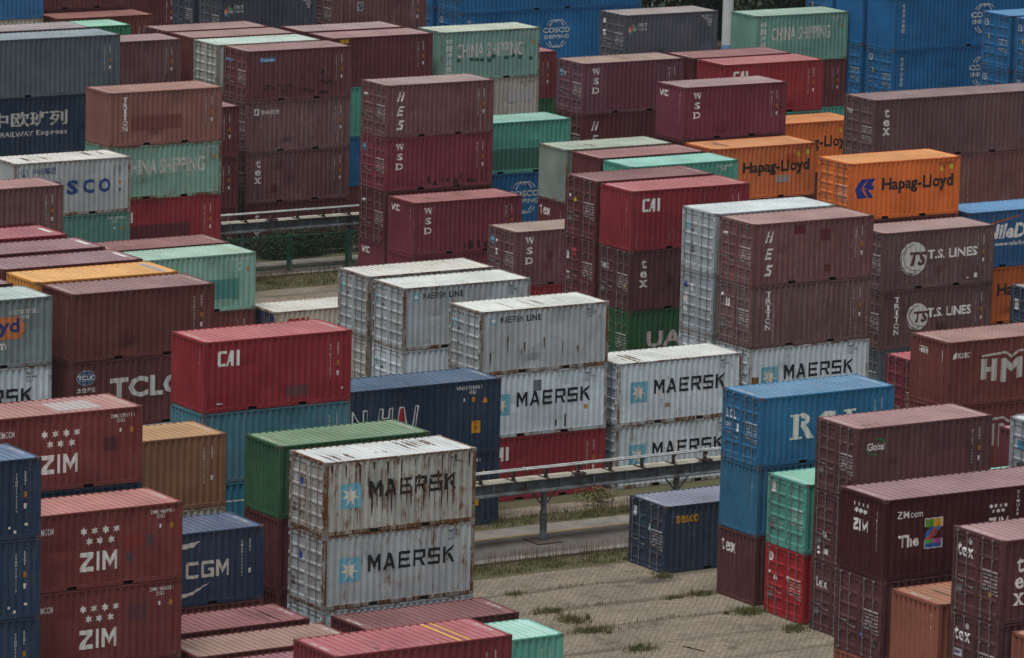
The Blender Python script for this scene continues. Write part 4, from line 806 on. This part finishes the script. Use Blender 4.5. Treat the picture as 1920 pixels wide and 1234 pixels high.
stack(95.6, 128.6, [N_, (K('copper', 'copper brown ribbed end at the bottom under a maroon door end beside the lane', end='nose', rust=.15), None), (K((.10, .032, .036), 'maroon door end with round blue sticker, under the long one with the colourful emblem', end='door', rust=.15), lambda p: (door(p, disc(1.34, .72, .09), (.05, .10, .30), .05, 'emblem'), door(p, rect(1.9, 2.08, .42, .70), (.14, .13, .12), .0, 'notice')))])
stack(101.8, 128.6, [N_, N_, N_])
p_ = container(95.6, 128.6, 3*H, (.058, .0155, .018), 'nose', 40, rust=.05, fade=.01, roof=(.30, .185, .19), label='long maroon container with colourful patchwork emblem and white stars on its ribbed end'); the_z(p_); roofmark(p_)
stack(95.4, 125.4, [N_, N_, (K('copper', 'copper brown container with scorched streaks on its roof, between two maroon stacks', end='nose', rust=.1, roof=(.36, .17, .105), roofrust=.3), [lambda p: codes(p, 'DFSU'), roofmark, lambda p: streaks(p, 1.0, 1.9, 6, .3, 2.1)])])
def texr(p): tex(p, .72, 2.05, .50); door(p, tex3(.22, 1.75, .68), WHITE, .0); door(p, disc(.82, 2.26, .10), (.5, .5, .5), .3, 'emblem'); std_door(p); door(p, rect(1.80, 1.96, .76, .90), (.62, .40, .03), .05, 'warning_label'); door(p, stroke([(1.72, .62), (1.86, .40), (2.0, .62)], .025), (.26, .10, .10), .1)
stack(95.4, 122.4, [N_, N_, (K((.095, .034, .038), 'maroon door end with serif letters and white plate, under the one with orange tag', end='door', rust=.15), lambda p: (door(p, tex3(.22, 1.72, .68), WHITE, .0), door(p, disc(.82, 2.22, .10), (.5, .5, .5), .3, 'emblem'), door(p, rect(.10, .60, 1.22, 1.46), (.55, .58, .6), .05, 'notice'), door(p, txtfit('HMMF', .14, .56, 1.28, 1.40, bold=.03, shear=.2), (.04, .05, .14), 0))),
  (K((.10, .034, .038), 'maroon container with white serif letters and orange tag on its doors, dusty rose roof', end='door', rust=.15, roof=(.36, .22, .22)), [texr, roofmark])])
stack(95.3, 119.2, [N_, N_, (K('copper', 'copper brown container corner beside the lower maroon door end with white plate', end='nose', rust=.1, roof=(.38, .19, .13)), None)])
# --- the near side of the lane, and the long file behind it
stack(116.1, 218.4, [N_, (K('crimson', 'crimson container with dull patch, under the rusty green lettered one', end='nose', rust=.15), lambda p: (codes(p, 'CAIU'), patch(p, 1.0, 4.4, .5, 1.35, (.12, .028, .034)), side(p, rect(.95, 1.05, 1.35, 1.95) + rect(1.2, 1.32, 1.5, 2.0), WHITE, .1))),
  (K((.20, .37, .31), 'rusty green container with worn white capitals, under the tan brown vertical lettered one', end='nose', rust=.58), lambda p: china_ship(p, .42, .75, 5.15, False)),
  (K((.26, .110, .092), 'tan brown container with worn white vertical letters and a dark red panel', end='nose', roof=(.36, .21, .175), fade=.06), [lambda p: triton(p, .84, .32), lambda p: patch(p, 1.15, 3.85, .72, 1.42, (.185, .066, .056), .12), roofmark])])
def cosco_w(p): side(p, sum([txtfit(ch, u, u+.62, .98, 1.66, bold=.06) for ch, u in (('C', 1.0), ('O', 1.85), ('S', 2.70), ('C', 3.55), ('O', 4.40))], []), (.03, .07, .24), .08); side(p, txtfit('中远集团', .95, 2.15, 2.0, 2.32, bold=.02) + arc(.50, 2.12, .17, .17, 0, 360, .025, 18) + [[(.44, 1.98), (.56, 1.98), (.50, 2.25)]], (.04, .09, .22), .1); codes(p, 'CBHU', (.06, .08, .12)); streaks(p, 1.0, 2.6, 8, .1, 1.8, (.13, .09, .06)); streaks(p, 3.4, 5.5, 6, .8, 2.3, (.13, .09, .06))
stack(109.7, 215.6, [N_, (K((.10, .26, .22), 'green container with flaking paint, beneath the whitish one with navy capitals', end='nose', rust=.35), lambda p: (codes_top(p, 'CCLU'), patch(p, 1.8, 5.4, .2, .75, (.07, .19, .165)))), (K((.42, .46, .47), 'whitish container with navy capitals and small Chinese characters, rusty white roof', end='nose', rust=.5, roof=(.64, .64, .59), roofrust=.48), cosco_w)])
stack(102.9, 209.3, [N_, N_, (K((.125, .045, .045), 'brown container with pale rose roof overlapping the whitish navy lettered one', end='nose', fade=.15, roof=(.38, .20, .19)), [lambda p: codes(p, 'TTNU'), lambda p: patch(p, 1.0, 4.6, .3, .95, (.12, .03, .035)), roofmark])])
for y, c, r, lab in ((183.4, 'crimson', (.37, .135, .15), 'crimson roofed container at the back of the file of five roofs'), (180.2, 'maroon', (.30, .18, .195), 'mauve roofed container with white roof plate, next to the crimson roofed one'), (177.1, 'maroon', (.29, .185, .20), 'mauve roofed container with white roof plate, next to the bright yellow roofed one')):
    stack(89.6, y, [N_, N_, N_, (K(c, lab, end='nose', roof=r), lambda p: (roofmark(p), decal(p['roof'], 'roof', rect(5.62, 5.80, .75, 1.75), (.60, .58, .56), p['ln'], p['h'], 'notice', .15)))])
stack(89.5, 174.1, [N_, N_, N_, (K('yellow', 'container with bright yellow orange roof between mauve and brown roofs', end='nose', roof=(.72, .41, .155), rust=.2, roofrust=.15), lambda p: decal(p['roof'], 'roof', rect(5.4, 5.72, .25, 2.1), (.36, .30, .30), p['ln'], p['h'], 'repaint_patch', .3))])
def tclc(p):
    side(p, disc(.66, 1.98, .38, .28, 22), (.035, .085, .20), .05, 'emblem', .002)
    side(p, arc(.66, 1.98, .38, .28, 0, 360, .02, 22) + arc(.66, 1.98, .16, .28, 90, 270, .015) + arc(.66, 1.98, .16, .28, -90, 90, .015) + stroke([(.32, 2.10), (1.0, 2.10)], .015) + stroke([(.32, 1.86), (1.0, 1.86)], .015), (.45, .48, .52), .0, 'emblem', .004)
    side(p, txtfit('TCLC', .30, 1.02, 1.90, 2.07, bold=.05) + txtfit('太仓海运', .28, 1.06, 1.42, 1.62, bold=.02), WHITE, .02, 'lettering', .007); side(p, txtfit('TCLC', 1.66, 4.75, 1.08, 1.88, bold=.06, space=1.05), (.60, .62, .62), .03)
stack(89.5, 171.2, [N_, N_, (K((.115, .034, .034), 'dark maroon container with globe emblem and large white capitals, under the plain brown one', end='nose', rust=.08), tclc), (K((.125, .036, .030), 'plain chocolate brown container with mauve brown roof beside the bright yellow roof', end='nose', rust=.05, grime=.15, roof=(.28, .17, .17)), [lambda p: codes(p, 'TCLU'), roofmark])])
stack(109.7, 206.1, [N_, (K('maroon', 'container with long dusty maroon roof behind the pale mint roofed one', end='nose', roof=(.26, .13, .125)), roofmark)])
stack(109.5, 203.3, [(K('brown', 'brown container just visible under the green one with darker painted panel', end='nose'), lambda p: codes(p, 'TTNU')), (K((.235, .44, .37), 'green container with darker painted panel and pale mint roof, near the dry grass', end='nose', roof=(.38, .55, .44), rust=.3), [lambda p: codes_top(p, 'CCLU'), lambda p: patch(p, .8, 5.2, .55, 1.45, (.075, .25, .225)), roofmark])])
def orange_tag(p): side(p, [[(2.6, 1.08), (2.6, 1.92), (4.75, 1.92), (4.98, 1.5), (4.75, 1.08)]], (.55, .20, .08), .1, 'emblem', .002); side(p, txtfit('Lloyd', 2.75, 4.72, 1.18, 1.86, bold=.04), (.03, .05, .22), .05, 'lettering', .006); side(p, txtfit('.com', 3.2, 4.18, .70, .95, bold=.03), WHITE, .05); side(p, rect(4.3, 5.5, 2.0, 2.16) + rect(4.7, 5.1, 1.80, 1.94), (.5, .52, .5), .1, 'notice', .001); side(p, txtfit('PONU 201801 8', 4.35, 5.45, 2.02, 2.14) + txtfit('22G1', 4.75, 5.05, 1.82, 1.92), BLACK, .1, 'lettering', .004)
stack(82.7, 171.3, [N_, N_, (K('white', 'rust stained pale container with black capitals, under the grey green one with orange tag', rust=.5), lambda p: big_star(p, .3, True, .05, )), (K((.20, .26, .265), 'grey green container with orange painted tag and pale mint roof', end='nose', roof=(.48, .58, .54), rust=.35, grime=.45), [orange_tag, roofmark])])
stack(82.6, 174.3, [N_, N_, N_, (K('maroon', 'mauve roofed container showing one corner behind the pale mint roof', end='nose', roof=(.30, .19, .20)), roofmark)])
stack(75.9, 151.6, [N_, N_, N_, (K((.165, .036, .033), 'dark russet container with white stars and a grey blotch on its pink roof', end='nose', roof=(.42, .225, .205), rust=.12), [zim, roofmark, lambda p: decal(p['roof'], 'roof', rect(3.2, 4.8, .5, 1.8), (.40, .36, .36), p['ln'], p['h'], 'stain', .40), lambda p: patch(p, 4.6, 5.1, 1.2, 1.65, (.10, .03, .035))])])
stack(75.7, 148.4, [(K((.125, .038, .036), 'dark russet starred container whose lower part is cut off, lowest of its stack', end='nose'), zim), (K((.165, .036, .034), 'dark russet container with white stars and plain side, under the patched one', end='nose', rust=.1), [zim, lambda p: patch(p, 4.05, 4.8, 1.3, 1.95, (.12, .045, .055))]), (K((.17, .036, .033), 'dark russet container with white stars and red repair patches, salmon roof', end='nose', roof=(.44, .20, .18), rust=.1), [zim, roofmark, lambda p: patch(p, 3.85, 4.7, 1.25, 1.65, (.23, .04, .035)), lambda p: patch(p, 4.0, 4.25, .78, 1.05, (.085, .06, .08)), lambda p: patch(p, 4.75, 4.95, 1.25, 1.6, (.085, .06, .085))])])
for k in range(0): pass
def seg(p): codes(p, 'SEGU'); side(p, rect(5.1, 5.2, .2, .3) + rect(5.5, 5.6, .42, .5) + rect(4.9, 5.0, .35, .43), WHITE, .2)
stack(69.1, 145.7, [(K('navy', 'navy container at the foot of the starred stack, only its corner in view', end='nose'), seg), (K((.017, .045, .095), 'navy container third down, low beside the starred russet stack', end='nose'), seg), (K((.017, .045, .095), 'navy container with white vertical numbers, second in the corner stack by the stars', end='nose'), seg), (K((.017, .045, .098), 'navy container with slate blue roof and smudged lower edge, topping the corner stack', end='nose', roof=(.12, .19, .29), grime=.3), [seg, roofmark])])
stack(82.4, 157.5, [N_, (K('cream', 'container with rusty cream roof edge under the tan one with dark red squares', end='nose', rust=.5), None), (K('tan', 'tan container with dark red square patches and sandy scraped roof', end='nose', rust=.15, roof=(.44, .27, .14), roofrust=.35), [lambda p: codes(p, 'TCKU', plate=False), lambda p: patch(p, 1.45, 2.05, 1.45, 1.95, (.14, .035, .03)), lambda p: patch(p, 1.1, 1.55, .75, 1.4, (.075, .03, .04)), roofmark])])
def cma(p):
    side(p, block('CMA', .95, 2.72, .98, 1.56, .16) + block('CGM', 3.0, 4.70, .98, 1.56, .18), (.58, .57, .52), .02)
    side(p, [[(2.0, 2.06), (2.2, 2.12), (3.55, 2.28), (3.30, 2.08), (2.6, 2.00)]] + [[(1.6, .36), (2.3, .20), (2.2, .42)], [(2.3, .20), (3.3, .42), (3.2, .50), (2.2, .42)], [(3.3, .42), (4.0, .82), (3.2, .50)]], (.58, .57, .52), .02, 'emblem'); codes(p, 'CMAU', plate=False)
stack(82.1, 154.2, [N_, (K((.018, .042, .085), 'navy container with off white capitals and swooshes, under the tan one', end='nose', rust=.12, roof=(.095, .13, .21)), [cma, roofmark])])
stack(89.3, 160.7, [N_, (K('teal', 'teal blue container end low beside the green one', end='nose', rust=.1), lambda p: side(p, rect(.5, 5.5, 1.9, 1.95), WHITE, .3)), (K((.04, .20, .265), 'teal blue container with rusty lower edge, under the bright crimson one', end='nose', rust=.35, fade=.15), lambda p: codes(p, 'GATU')), (K('crimson', 'bright crimson container with white letters and clean ribbed end, on a teal blue one', end='nose', rust=.05, fade=.04, grime=.12, roof=(.44, .15, .155)), [cai, roofmark, lambda p: patch(p, 3.4, 4.3, .35, .75, (.15, .06, .065), .35), lambda p: side(p, disc(5.7, .5, .05, .05, 10) + rect(.55, .8, .30, .34), WHITE, .0)])])
stack(89.0, 154.7, [N_, (K('maroon', 'dark maroon container below the green one, beside the pale rusty doors', end='nose', grime=.5), None), (K((.032, .115, .05), 'green container with moss green roof beside the rust streaked pale one', end='nose', rust=.15, roof=(.17, .265, .165)), roofmark)])
def adoor(p): door(p, rect(.26, .50, 1.62, 1.98), (.50, .53, .55), .15, 'notice'); door(p, rect(.72, .94, 1.55, 1.80), (.05, .08, .28), .2, 'emblem'); std_door(p)
stack(89.0, 151.6, [(K('white', 'pale rusty container mostly sunk behind maroon roofs, foot of the pale stack', rust=.5), None), (K((.43, .48, .50), 'pale grey container with clear black capitals and star square, beneath the rust streaked one', rust=.64, grime=.3), lambda p: (big_star(p, .15, True, .18), adoor(p))), (K((.44, .455, .42), 'heavily rust streaked pale container with broken black capitals and white flaking roof', rust=.73, grime=.35, roof=(.60, .64, .635), roofrust=.45), lambda p: (big_star(p, .3, True, .42), adoor(p), streaks(p, .5, 1.7, 9, .1, 1.4), streaks(p, 3.9, 5.2, 7, .9, 2.3), streaks(p, 2.5, 3.4, 3, .5, 1.2, (.14, .08, .05)), drips(p, [(1.75+.187*k+.04*math.sin(k*5), 1.95-.5*abs(math.sin(k*2.3)), .5+.6*abs(math.sin(k*1.7))) for k in range(19)]), drips(p, [(.3+.55*k, 2.45, .3+.25*(k % 3)) for k in range(11)])))])
stack(82.1, 151.0, [(K('maroon', 'low maroon roofed container with charred stripes, in front of the navy lettered one', end='nose', roof=(.27, .115, .12), roofrust=.4), lambda p: (roofmark(p), streaks(p, 4.3, 5.2, 9, .1, 2.2, (.06, .035, .03))))])
stack(82.1, 147.9, [(K('brown', 'low container with dusty brown ribbed roof between two maroon roofs', end='nose', roof=(.31, .20, .165)), roofmark)])
stack(82.1, 144.9, [(K('maroon', 'low mauve roofed container in front of the dusty brown ribbed roof', end='nose', roof=(.29, .14, .155)), roofmark)])
stack(89.0, 148.6, [(K('maroon', 'low dark maroon roofed container lying along the foot of the pale stack', end='nose', roof=(.20, .085, .088), grime=.5), roofmark)])
stack(75.6, 128.0, [N_, N_, (K((.19, .026, .034), 'crimson container with two yellow lines across its rose roof', end='nose', rust=.05, roof=(.40, .125, .14)), [lambda p: codes(p, 'CAIU'), roofmark, lambda p: decal(p['roof'], 'roof', rect(4.28, 4.36, .1, 2.35) + rect(4.62, 4.70, .1, 2.35), (.62, .44, .06), p['ln'], p['h'], 'yellow_line', .1), lambda p: decal(p['roof'], 'roof', rect(1.6, 1.75, .3, .6) + rect(1.9, 2.2, .1, .3), (.20, .10, .10), p['ln'], p['h'], 'stain', .3)])])
stack(88.7, 145.3, [(K((.13, .42, .34), 'mint container with pale mint roof standing on the paving behind the crimson one', end='nose', rust=.3, roof=(.40, .66, .57)), lambda p: codes(p, 'DFSU', plate=False))])

# ------------------------------------------------------------------ pipe racks
def rack(x_legs, y, x0, x1, label):
    root = link('pipe_rack', None); root.location = (x_legs[0], y, 0); root['label'] = label; root['category'] = 'pipe rack'; root['group'] = 'pipe racks along the lanes'
    ox = x_legs[0]
    for x in x_legs:
        b = MB(); d = x-ox
        b.box(d-.10, d+.10, -.10, .10, .05, 1.15); b.box(d-.085, d+.085, -.085, .085, 1.15, 2.06); b.box(d-.12, d+.12, -.12, .12, 1.12, 1.17)
        for a in range(4):
            ca, sa = math.cos(a*math.pi/2), math.sin(a*math.pi/2); b.quad((d+ca*.10-sa*.01, sa*.10+ca*.01, .40), (d+ca*.10-sa*.01, sa*.10+ca*.01, .05), (d+ca*.30-sa*.01, sa*.30+ca*.01, .05), (d+ca*.26-sa*.01, sa*.26+ca*.01, .12))
        lg = link('leg', b.mesh('leg', M_RACK), root)
        b = MB(); b.box(d-.55, d+.55, -.55, .55, .0, .05); link('base_plate', b.mesh('base_plate', M_RACKD), lg)
        for s in (-1, 1):
            b = MB(); b.tube((d+s*.09, 0, 1.45), (d+s*.62, 0, 2.06), .03, 6); link('brace', b.mesh('brace', M_RACK), lg)
    a, c = x0-ox, x1-ox
    b = MB(); b.box(a, c, -.16, .16, 2.06, 2.085); b.box(a, c, -.012, .012, 2.085, 2.42); b.box(a, c, -.10, .17, 2.42, 2.445)
    k = a
    while k < c: b.box(k, k+.02, -.15, .15, 2.085, 2.42); k += 1.525
    link('beam', b.mesh('beam', M_RACK), root)
    b = MB(); b.box(a, c, -.22, -.17, 2.00, 2.055); link('side_rail', b.mesh('side_rail', M_RACK), root)
    k = a+.05; i = 0
    while k < c-1.4:
        b = MB(); t = random.uniform(-.012, .012); b.box(k, k+1.36, -.12, .62, 2.47+t, 2.49+t); link('deck_plate', b.mesh('deck_plate', M_DECK), root)
        b = MB(); q = k+1.43; b.box(q-.035, q+.035, -.20, .62, 2.446, 2.51); b.box(q-.05, q+.05, .02, .12, 2.51, 2.84); b.box(q-.045, q+.045, -.10, .24, 2.84, 2.875); b.tube((q, -.18, 2.49), (q-.02, .05, 2.78), .02, 5)
        link('bracket', b.mesh('bracket', M_RACKD), root)
        if i % 4 == 1:
            b = MB(); b.box(q-.25, q+.25, -.16, .10, 2.512, 2.58); b.tube((q-.55, -.30, 2.52), (q+.1, .0, 2.80), .03, 5); link('clamp', b.mesh('clamp', M_RACKD), root)
        k += 1.48; i += 1
    for yy, r in ((-.05, .036), (.19, .036)):
        b = MB(); b.tube((a, yy, 2.875+r), (c, yy, 2.875+r), r, 10)
        k = a+.7
        while k < c: b.tube((k, yy, 2.875+r), (k+.07, yy, 2.875+r), r*1.5, 10); k += 4.4
        link('pipe', b.mesh('pipe', M_PIPE, True), root)
rack([107.95+6.15*i for i in range(-3, 4)], 167.2, 88.8, 130.0, 'grey pipe rack carrying two pale pipes over the lane between pale grey and navy containers')
rack([133.2+6.2*i for i in range(-4, 2)], 224.9, 108.0, 142.0, 'grey pipe rack behind the green mesh fence, crossing in front of the maroon stack')

# ------------------------------------------------------------------ green mesh fence
def fence():
    root = link('mesh_fence', None); root.location = (129.3, 224.3-.1, 0); root['label'] = 'green wire mesh fence with dark posts in front of the shrubs and maroon stack'; root['category'] = 'fence'
    p = 3.36; n0, n1 = -3, 5
    for i in range(n0, n1+1):
        b = MB(); d = i*p; b.box(d-.06, d+.06, -.05, .05, 0, 1.86); b.tube((d+.02, -.05, .75), (d+.03, -.30, .0), .03, 6); link('fence_post', b.mesh('fence_post', M_GFEN), root)
    for i in range(n0, n1):
        b = MB(); d = i*p+.16; e = d+p-.24
        for z in (.16, 1.76): b.box(d, e, -.025, .025, z-.032, z+.032)
        for x in (d, e): b.box(x-.02, x+.02, -.019, .019, .14, 1.78)
        x = d+.06
        while x < e: b.box(x-.003, x+.003, -.003, .003, .16, 1.76); x += .075
        for k in range(1, 11): z = .16+k*.146; b.box(d, e, -.0035, .0035, z-.003, z+.003)
        link('mesh_panel', b.mesh('mesh_panel', M_GFEN), root)
fence()

# ------------------------------------------------------------------ light mast, trees
def mast(x, y):
    root = link('light_mast', None); root.location = (x, y, 0); root['label'] = 'tall white light mast with pale blue lower section between charcoal and sage green containers'; root['category'] = 'light mast'
    zb = 5.1
    b = MB(); b.tube((0, 0, zb), (0, 0, 31), .33, 16, .27, False); link('shaft', b.mesh('shaft', M_MAST, True), root)
    b = MB(); b.tube((0, 0, 0), (0, 0, zb), .37, 16, .333, False); link('blue_section', b.mesh('blue_section', M_MASTB, True), root)
    b = MB()
    for k in range(8):
        a = k*math.pi/4; b.box(math.cos(a)*1.1-.2, math.cos(a)*1.1+.2, math.sin(a)*1.1-.2, math.sin(a)*1.1+.2, 30.6, 31.0); b.tube((0, 0, 30.9), (math.cos(a)*1.0, math.sin(a)*1.0, 30.9), .05, 5)
    link('lamp_ring', b.mesh('lamp_ring', M_RACK), root)
mast(177.7, 256.5)
def leaves(b, cx, cy_, cz, rx, rz, n, s, rng):
    for _ in range(n):
        while True:
            p = Vector((rng.uniform(-1, 1), rng.uniform(-1, 1), rng.uniform(-1, 1)))
            if .25 < p.length < 1: break
        q = Vector((cx+p.x*rx, cy_+p.y*rx, cz+p.z*rz)); a = Vector((rng.gauss(0, 1), rng.gauss(0, 1), rng.gauss(0, 1))).normalized(); t = a.orthogonal().normalized()*s*rng.uniform(.6, 1.3); u = a.cross(t)*.6
        b.quad(tuple(q-t), tuple(q-u), tuple(q+t), tuple(q+u))
def tree(x, y, h, r, label, rng):
    root = link('tree', None); root.location = (x, y, 0); root['label'] = label; root['category'] = 'tree'; root['group'] = 'trees beyond the yard'
    b = MB(); b.tube((0, 0, 0), (0, 0, h*.45), .25, 8, .14)
    for k in range(6):
        a = rng.uniform(0, 6.3); b.tube((0, 0, h*(.3+.03*k)), (math.cos(a)*r*.6, math.sin(a)*r*.6, h*(.55+.05*k)), .09, 6, .03)
    link('trunk', b.mesh('trunk', M_BARK), root)
    b = MB()
    for k in range(16):
        a = rng.uniform(0, 6.3); d = r*rng.uniform(.1, .75); leaves(b, math.cos(a)*d, math.sin(a)*d, h*rng.uniform(.06, .9), r*rng.uniform(.3, .5), r*rng.uniform(.28, .45), 330, .24, rng)
    link('crown', b.mesh('crown', M_TREE), root)
rng = random.Random(11)
TL = ['broad dark tree beyond the yard, behind the dusty roofed charcoal container', 'dark tree close behind the white mast', 'dark tree over the sage green roof', 'brighter green tree at the end of the bright blue stack']
for i in range(10):
    th = math.radians(57.6 - 4.2*i/9); d = 349+7*(i % 2)
    lab = {1: TL[3], 3: TL[0], 4: TL[1], 7: TL[2]}.get(i, 'dark tree in the row beyond the yard, its foliage merging with its neighbours')
    tree(d*math.cos(th), d*math.sin(th), rng.uniform(8, 11), rng.uniform(3.0, 3.8), lab, rng)

# ------------------------------------------------------------------ grass, stalks, shrubs
def blades(name, spots, mat, label, hmin, hmax, wd, lean=.45, seed=1):
    r_ = random.Random(seed); b = MB()
    for x, y in spots:
        h = r_.uniform(hmin, hmax); a = r_.uniform(0, 6.3); l = r_.uniform(0, lean)*h; ww = wd*r_.uniform(.7, 1.3); c, s = math.cos(a)*ww, math.sin(a)*ww; tx, ty = math.cos(a+1.3)*l, math.sin(a+1.3)*l
        i = len(b.v); b.v += [(x-c, y-s, 0), (x+c, y+s, 0), (x+tx*.4+c*.6, y+ty*.4+s*.6, h*.6), (x+tx*.4-c*.6, y+ty*.4-s*.6, h*.6), (x+tx, y+ty, h)]
        b.f += [(i, i+1, i+2, i+3), (i+3, i+2, i+4)]
    return link(name, b.mesh(name, mat), kind='stuff', label=label, category='grass')
rr = random.Random(5)
def strip(n, x0, x1, y0, y1, clump=.55):
    out = []
    cs = [(rr.uniform(x0, x1), rr.uniform(y0, y1), rr.uniform(.2, 1.0)) for _ in range(max(8, n//90))]
    while len(out) < n:
        if rr.random() < clump: c = rr.choice(cs); x, y = rr.gauss(c[0], .45*c[2]+.1), rr.gauss(c[1], .22*c[2]+.05)
        else: x, y = rr.uniform(x0, x1), rr.uniform(y0, y1)
        if x0 <= x <= x1 and y0 <= y <= y1: out.append((x, y))
    return out
def blob(n, cx, cy_, rx, ry): return [(rr.gauss(cx, rx*.45), rr.gauss(cy_, ry*.45)) for _ in range(n)]
blades('grass', strip(6500, 95, 118, 162.9, 164.5, .75) + strip(5200, 95, 118, 169.8, 171.3, .75), M_GRASS, 'low green grass and weeds along both kerbs of the lane', .05, .22, .012, seed=2)
blades('dry_stalks', strip(1500, 95, 118, 164.2, 164.6, .2) + strip(900, 95, 118, 169.8, 171.2, .6), M_DRY, 'reddish dry stalks standing along the lane kerb', .25, .75, .007, .12, seed=3)
blades('grass', strip(6000, 118, 142, 219.9, 222.2) + strip(2500, 118, 142, 222.2, 223.0), M_GRASS, 'olive grass in front of the green mesh fence', .06, .30, .014, seed=4)
blades('dry_stalks', strip(1600, 118, 142, 222.0, 223.3, .3), M_DRY, 'dry stalks standing below the green mesh fence', .3, .8, .008, .12, seed=5)
pts = []
for n, cx, cy_, rx, ry in ((420, 101.9, 157.2, .9, .6), (600, 101.9, 155.7, .8, 1.0), (650, 101.65, 154.0, 1.3, .7), (420, 101.7, 150.9, 1.0, .6), (420, 108.4, 157.0, .9, .5), (800, 108.4, 153.9, .9, .7), (180, 107.2, 156.95, .8, .18), (450, 108.4, 151.0, .7, .8), (160, 102.2, 160.1, .7, .4), (70, 104.5, 157.35, 2.6, .14), (80, 105.0, 154.4, 2.8, .14), (240, 108.7, 160.0, .6, .4), (60, 104.8, 160.2, 2.6, .12)):
    pts += blob(int(n*1.0), cx, cy_, rx*.8, ry*.8)
    for _ in range(2): pts += blob(n//14, cx+rr.gauss(0, rx*.7), cy_+rr.gauss(0, ry*.7), .12, .1)
blades('grass', pts, M_GRASS, 'grass tufts growing in patches between the paving blocks', .04, .21, .012, seed=6)
blades('dry_stalks', blob(60, 101.8, 155, .7, 1.6) + blob(30, 101.7, 151, .5, .3) + blob(25, 107.9, 157.1, 1.0, .2) + blob(50, 112, 171.6, 4, .6), M_DRY, 'thin dry stalks in the weedy paving joints', .25, .6, .006, .2, seed=7)
b = MB(); r_ = random.Random(9)
for k in range(90):
    x = r_.uniform(122.5, 140); leaves(b, x, r_.uniform(227.5, 228.6), r_.uniform(.3, 1.05), r_.uniform(.5, .9), r_.uniform(.35, .6), 230, .065, r_)
link('shrubbery', b.mesh('shrubbery', M_SHRUB), kind='stuff', label='dark shrubs growing along the foot of the maroon stack behind the fence', category='shrubs')
b = MB()
for k in range(7):
    leaves(b, 113.6+r_.uniform(-.5, .5), 172.2+r_.uniform(-.4, .3), .3, .35, .35, 60, .06, r_)
link('shrubbery', b.mesh('shrubbery', M_GRASS), kind='stuff', label='bushy green weeds at the corner of the crimson container by the lane', category='weeds')
o = link('wooden_stick', None); o.location = (103.42, 150.15, 0); o.rotation_euler = (0, 0, math.radians(-75)); o['label'] = 'thin dark stick lying on the paving blocks'; o['category'] = 'stick'
b = MB(); b.box(-.5, .5, -.02, .02, .0, .035); b.box(-.30, -.18, -.05, .05, .035, .05); link('shaft', b.mesh('shaft', M_RACKD), o)

# ------------------------------------------------------------------ thin air between here and the far rows
b = MB(); b.box(-720, 1320, -720, 1320, -1.0, 47.0)
hm = bpy.data.materials.new('haze'); hm.use_nodes = True; ht = hm.node_tree; ht.nodes.clear()
hv = ht.nodes.new('ShaderNodeVolumePrincipled'); hv.inputs['Color'].default_value = (.88, .94, 1, 1); hv.inputs['Density'].default_value = .00007; hv.inputs['Anisotropy'].default_value = .2
ho = ht.nodes.new('ShaderNodeOutputMaterial'); ht.links.new(hv.outputs[0], ho.inputs['Volume'])
link('haze', b.mesh('haze', hm), kind='stuff')
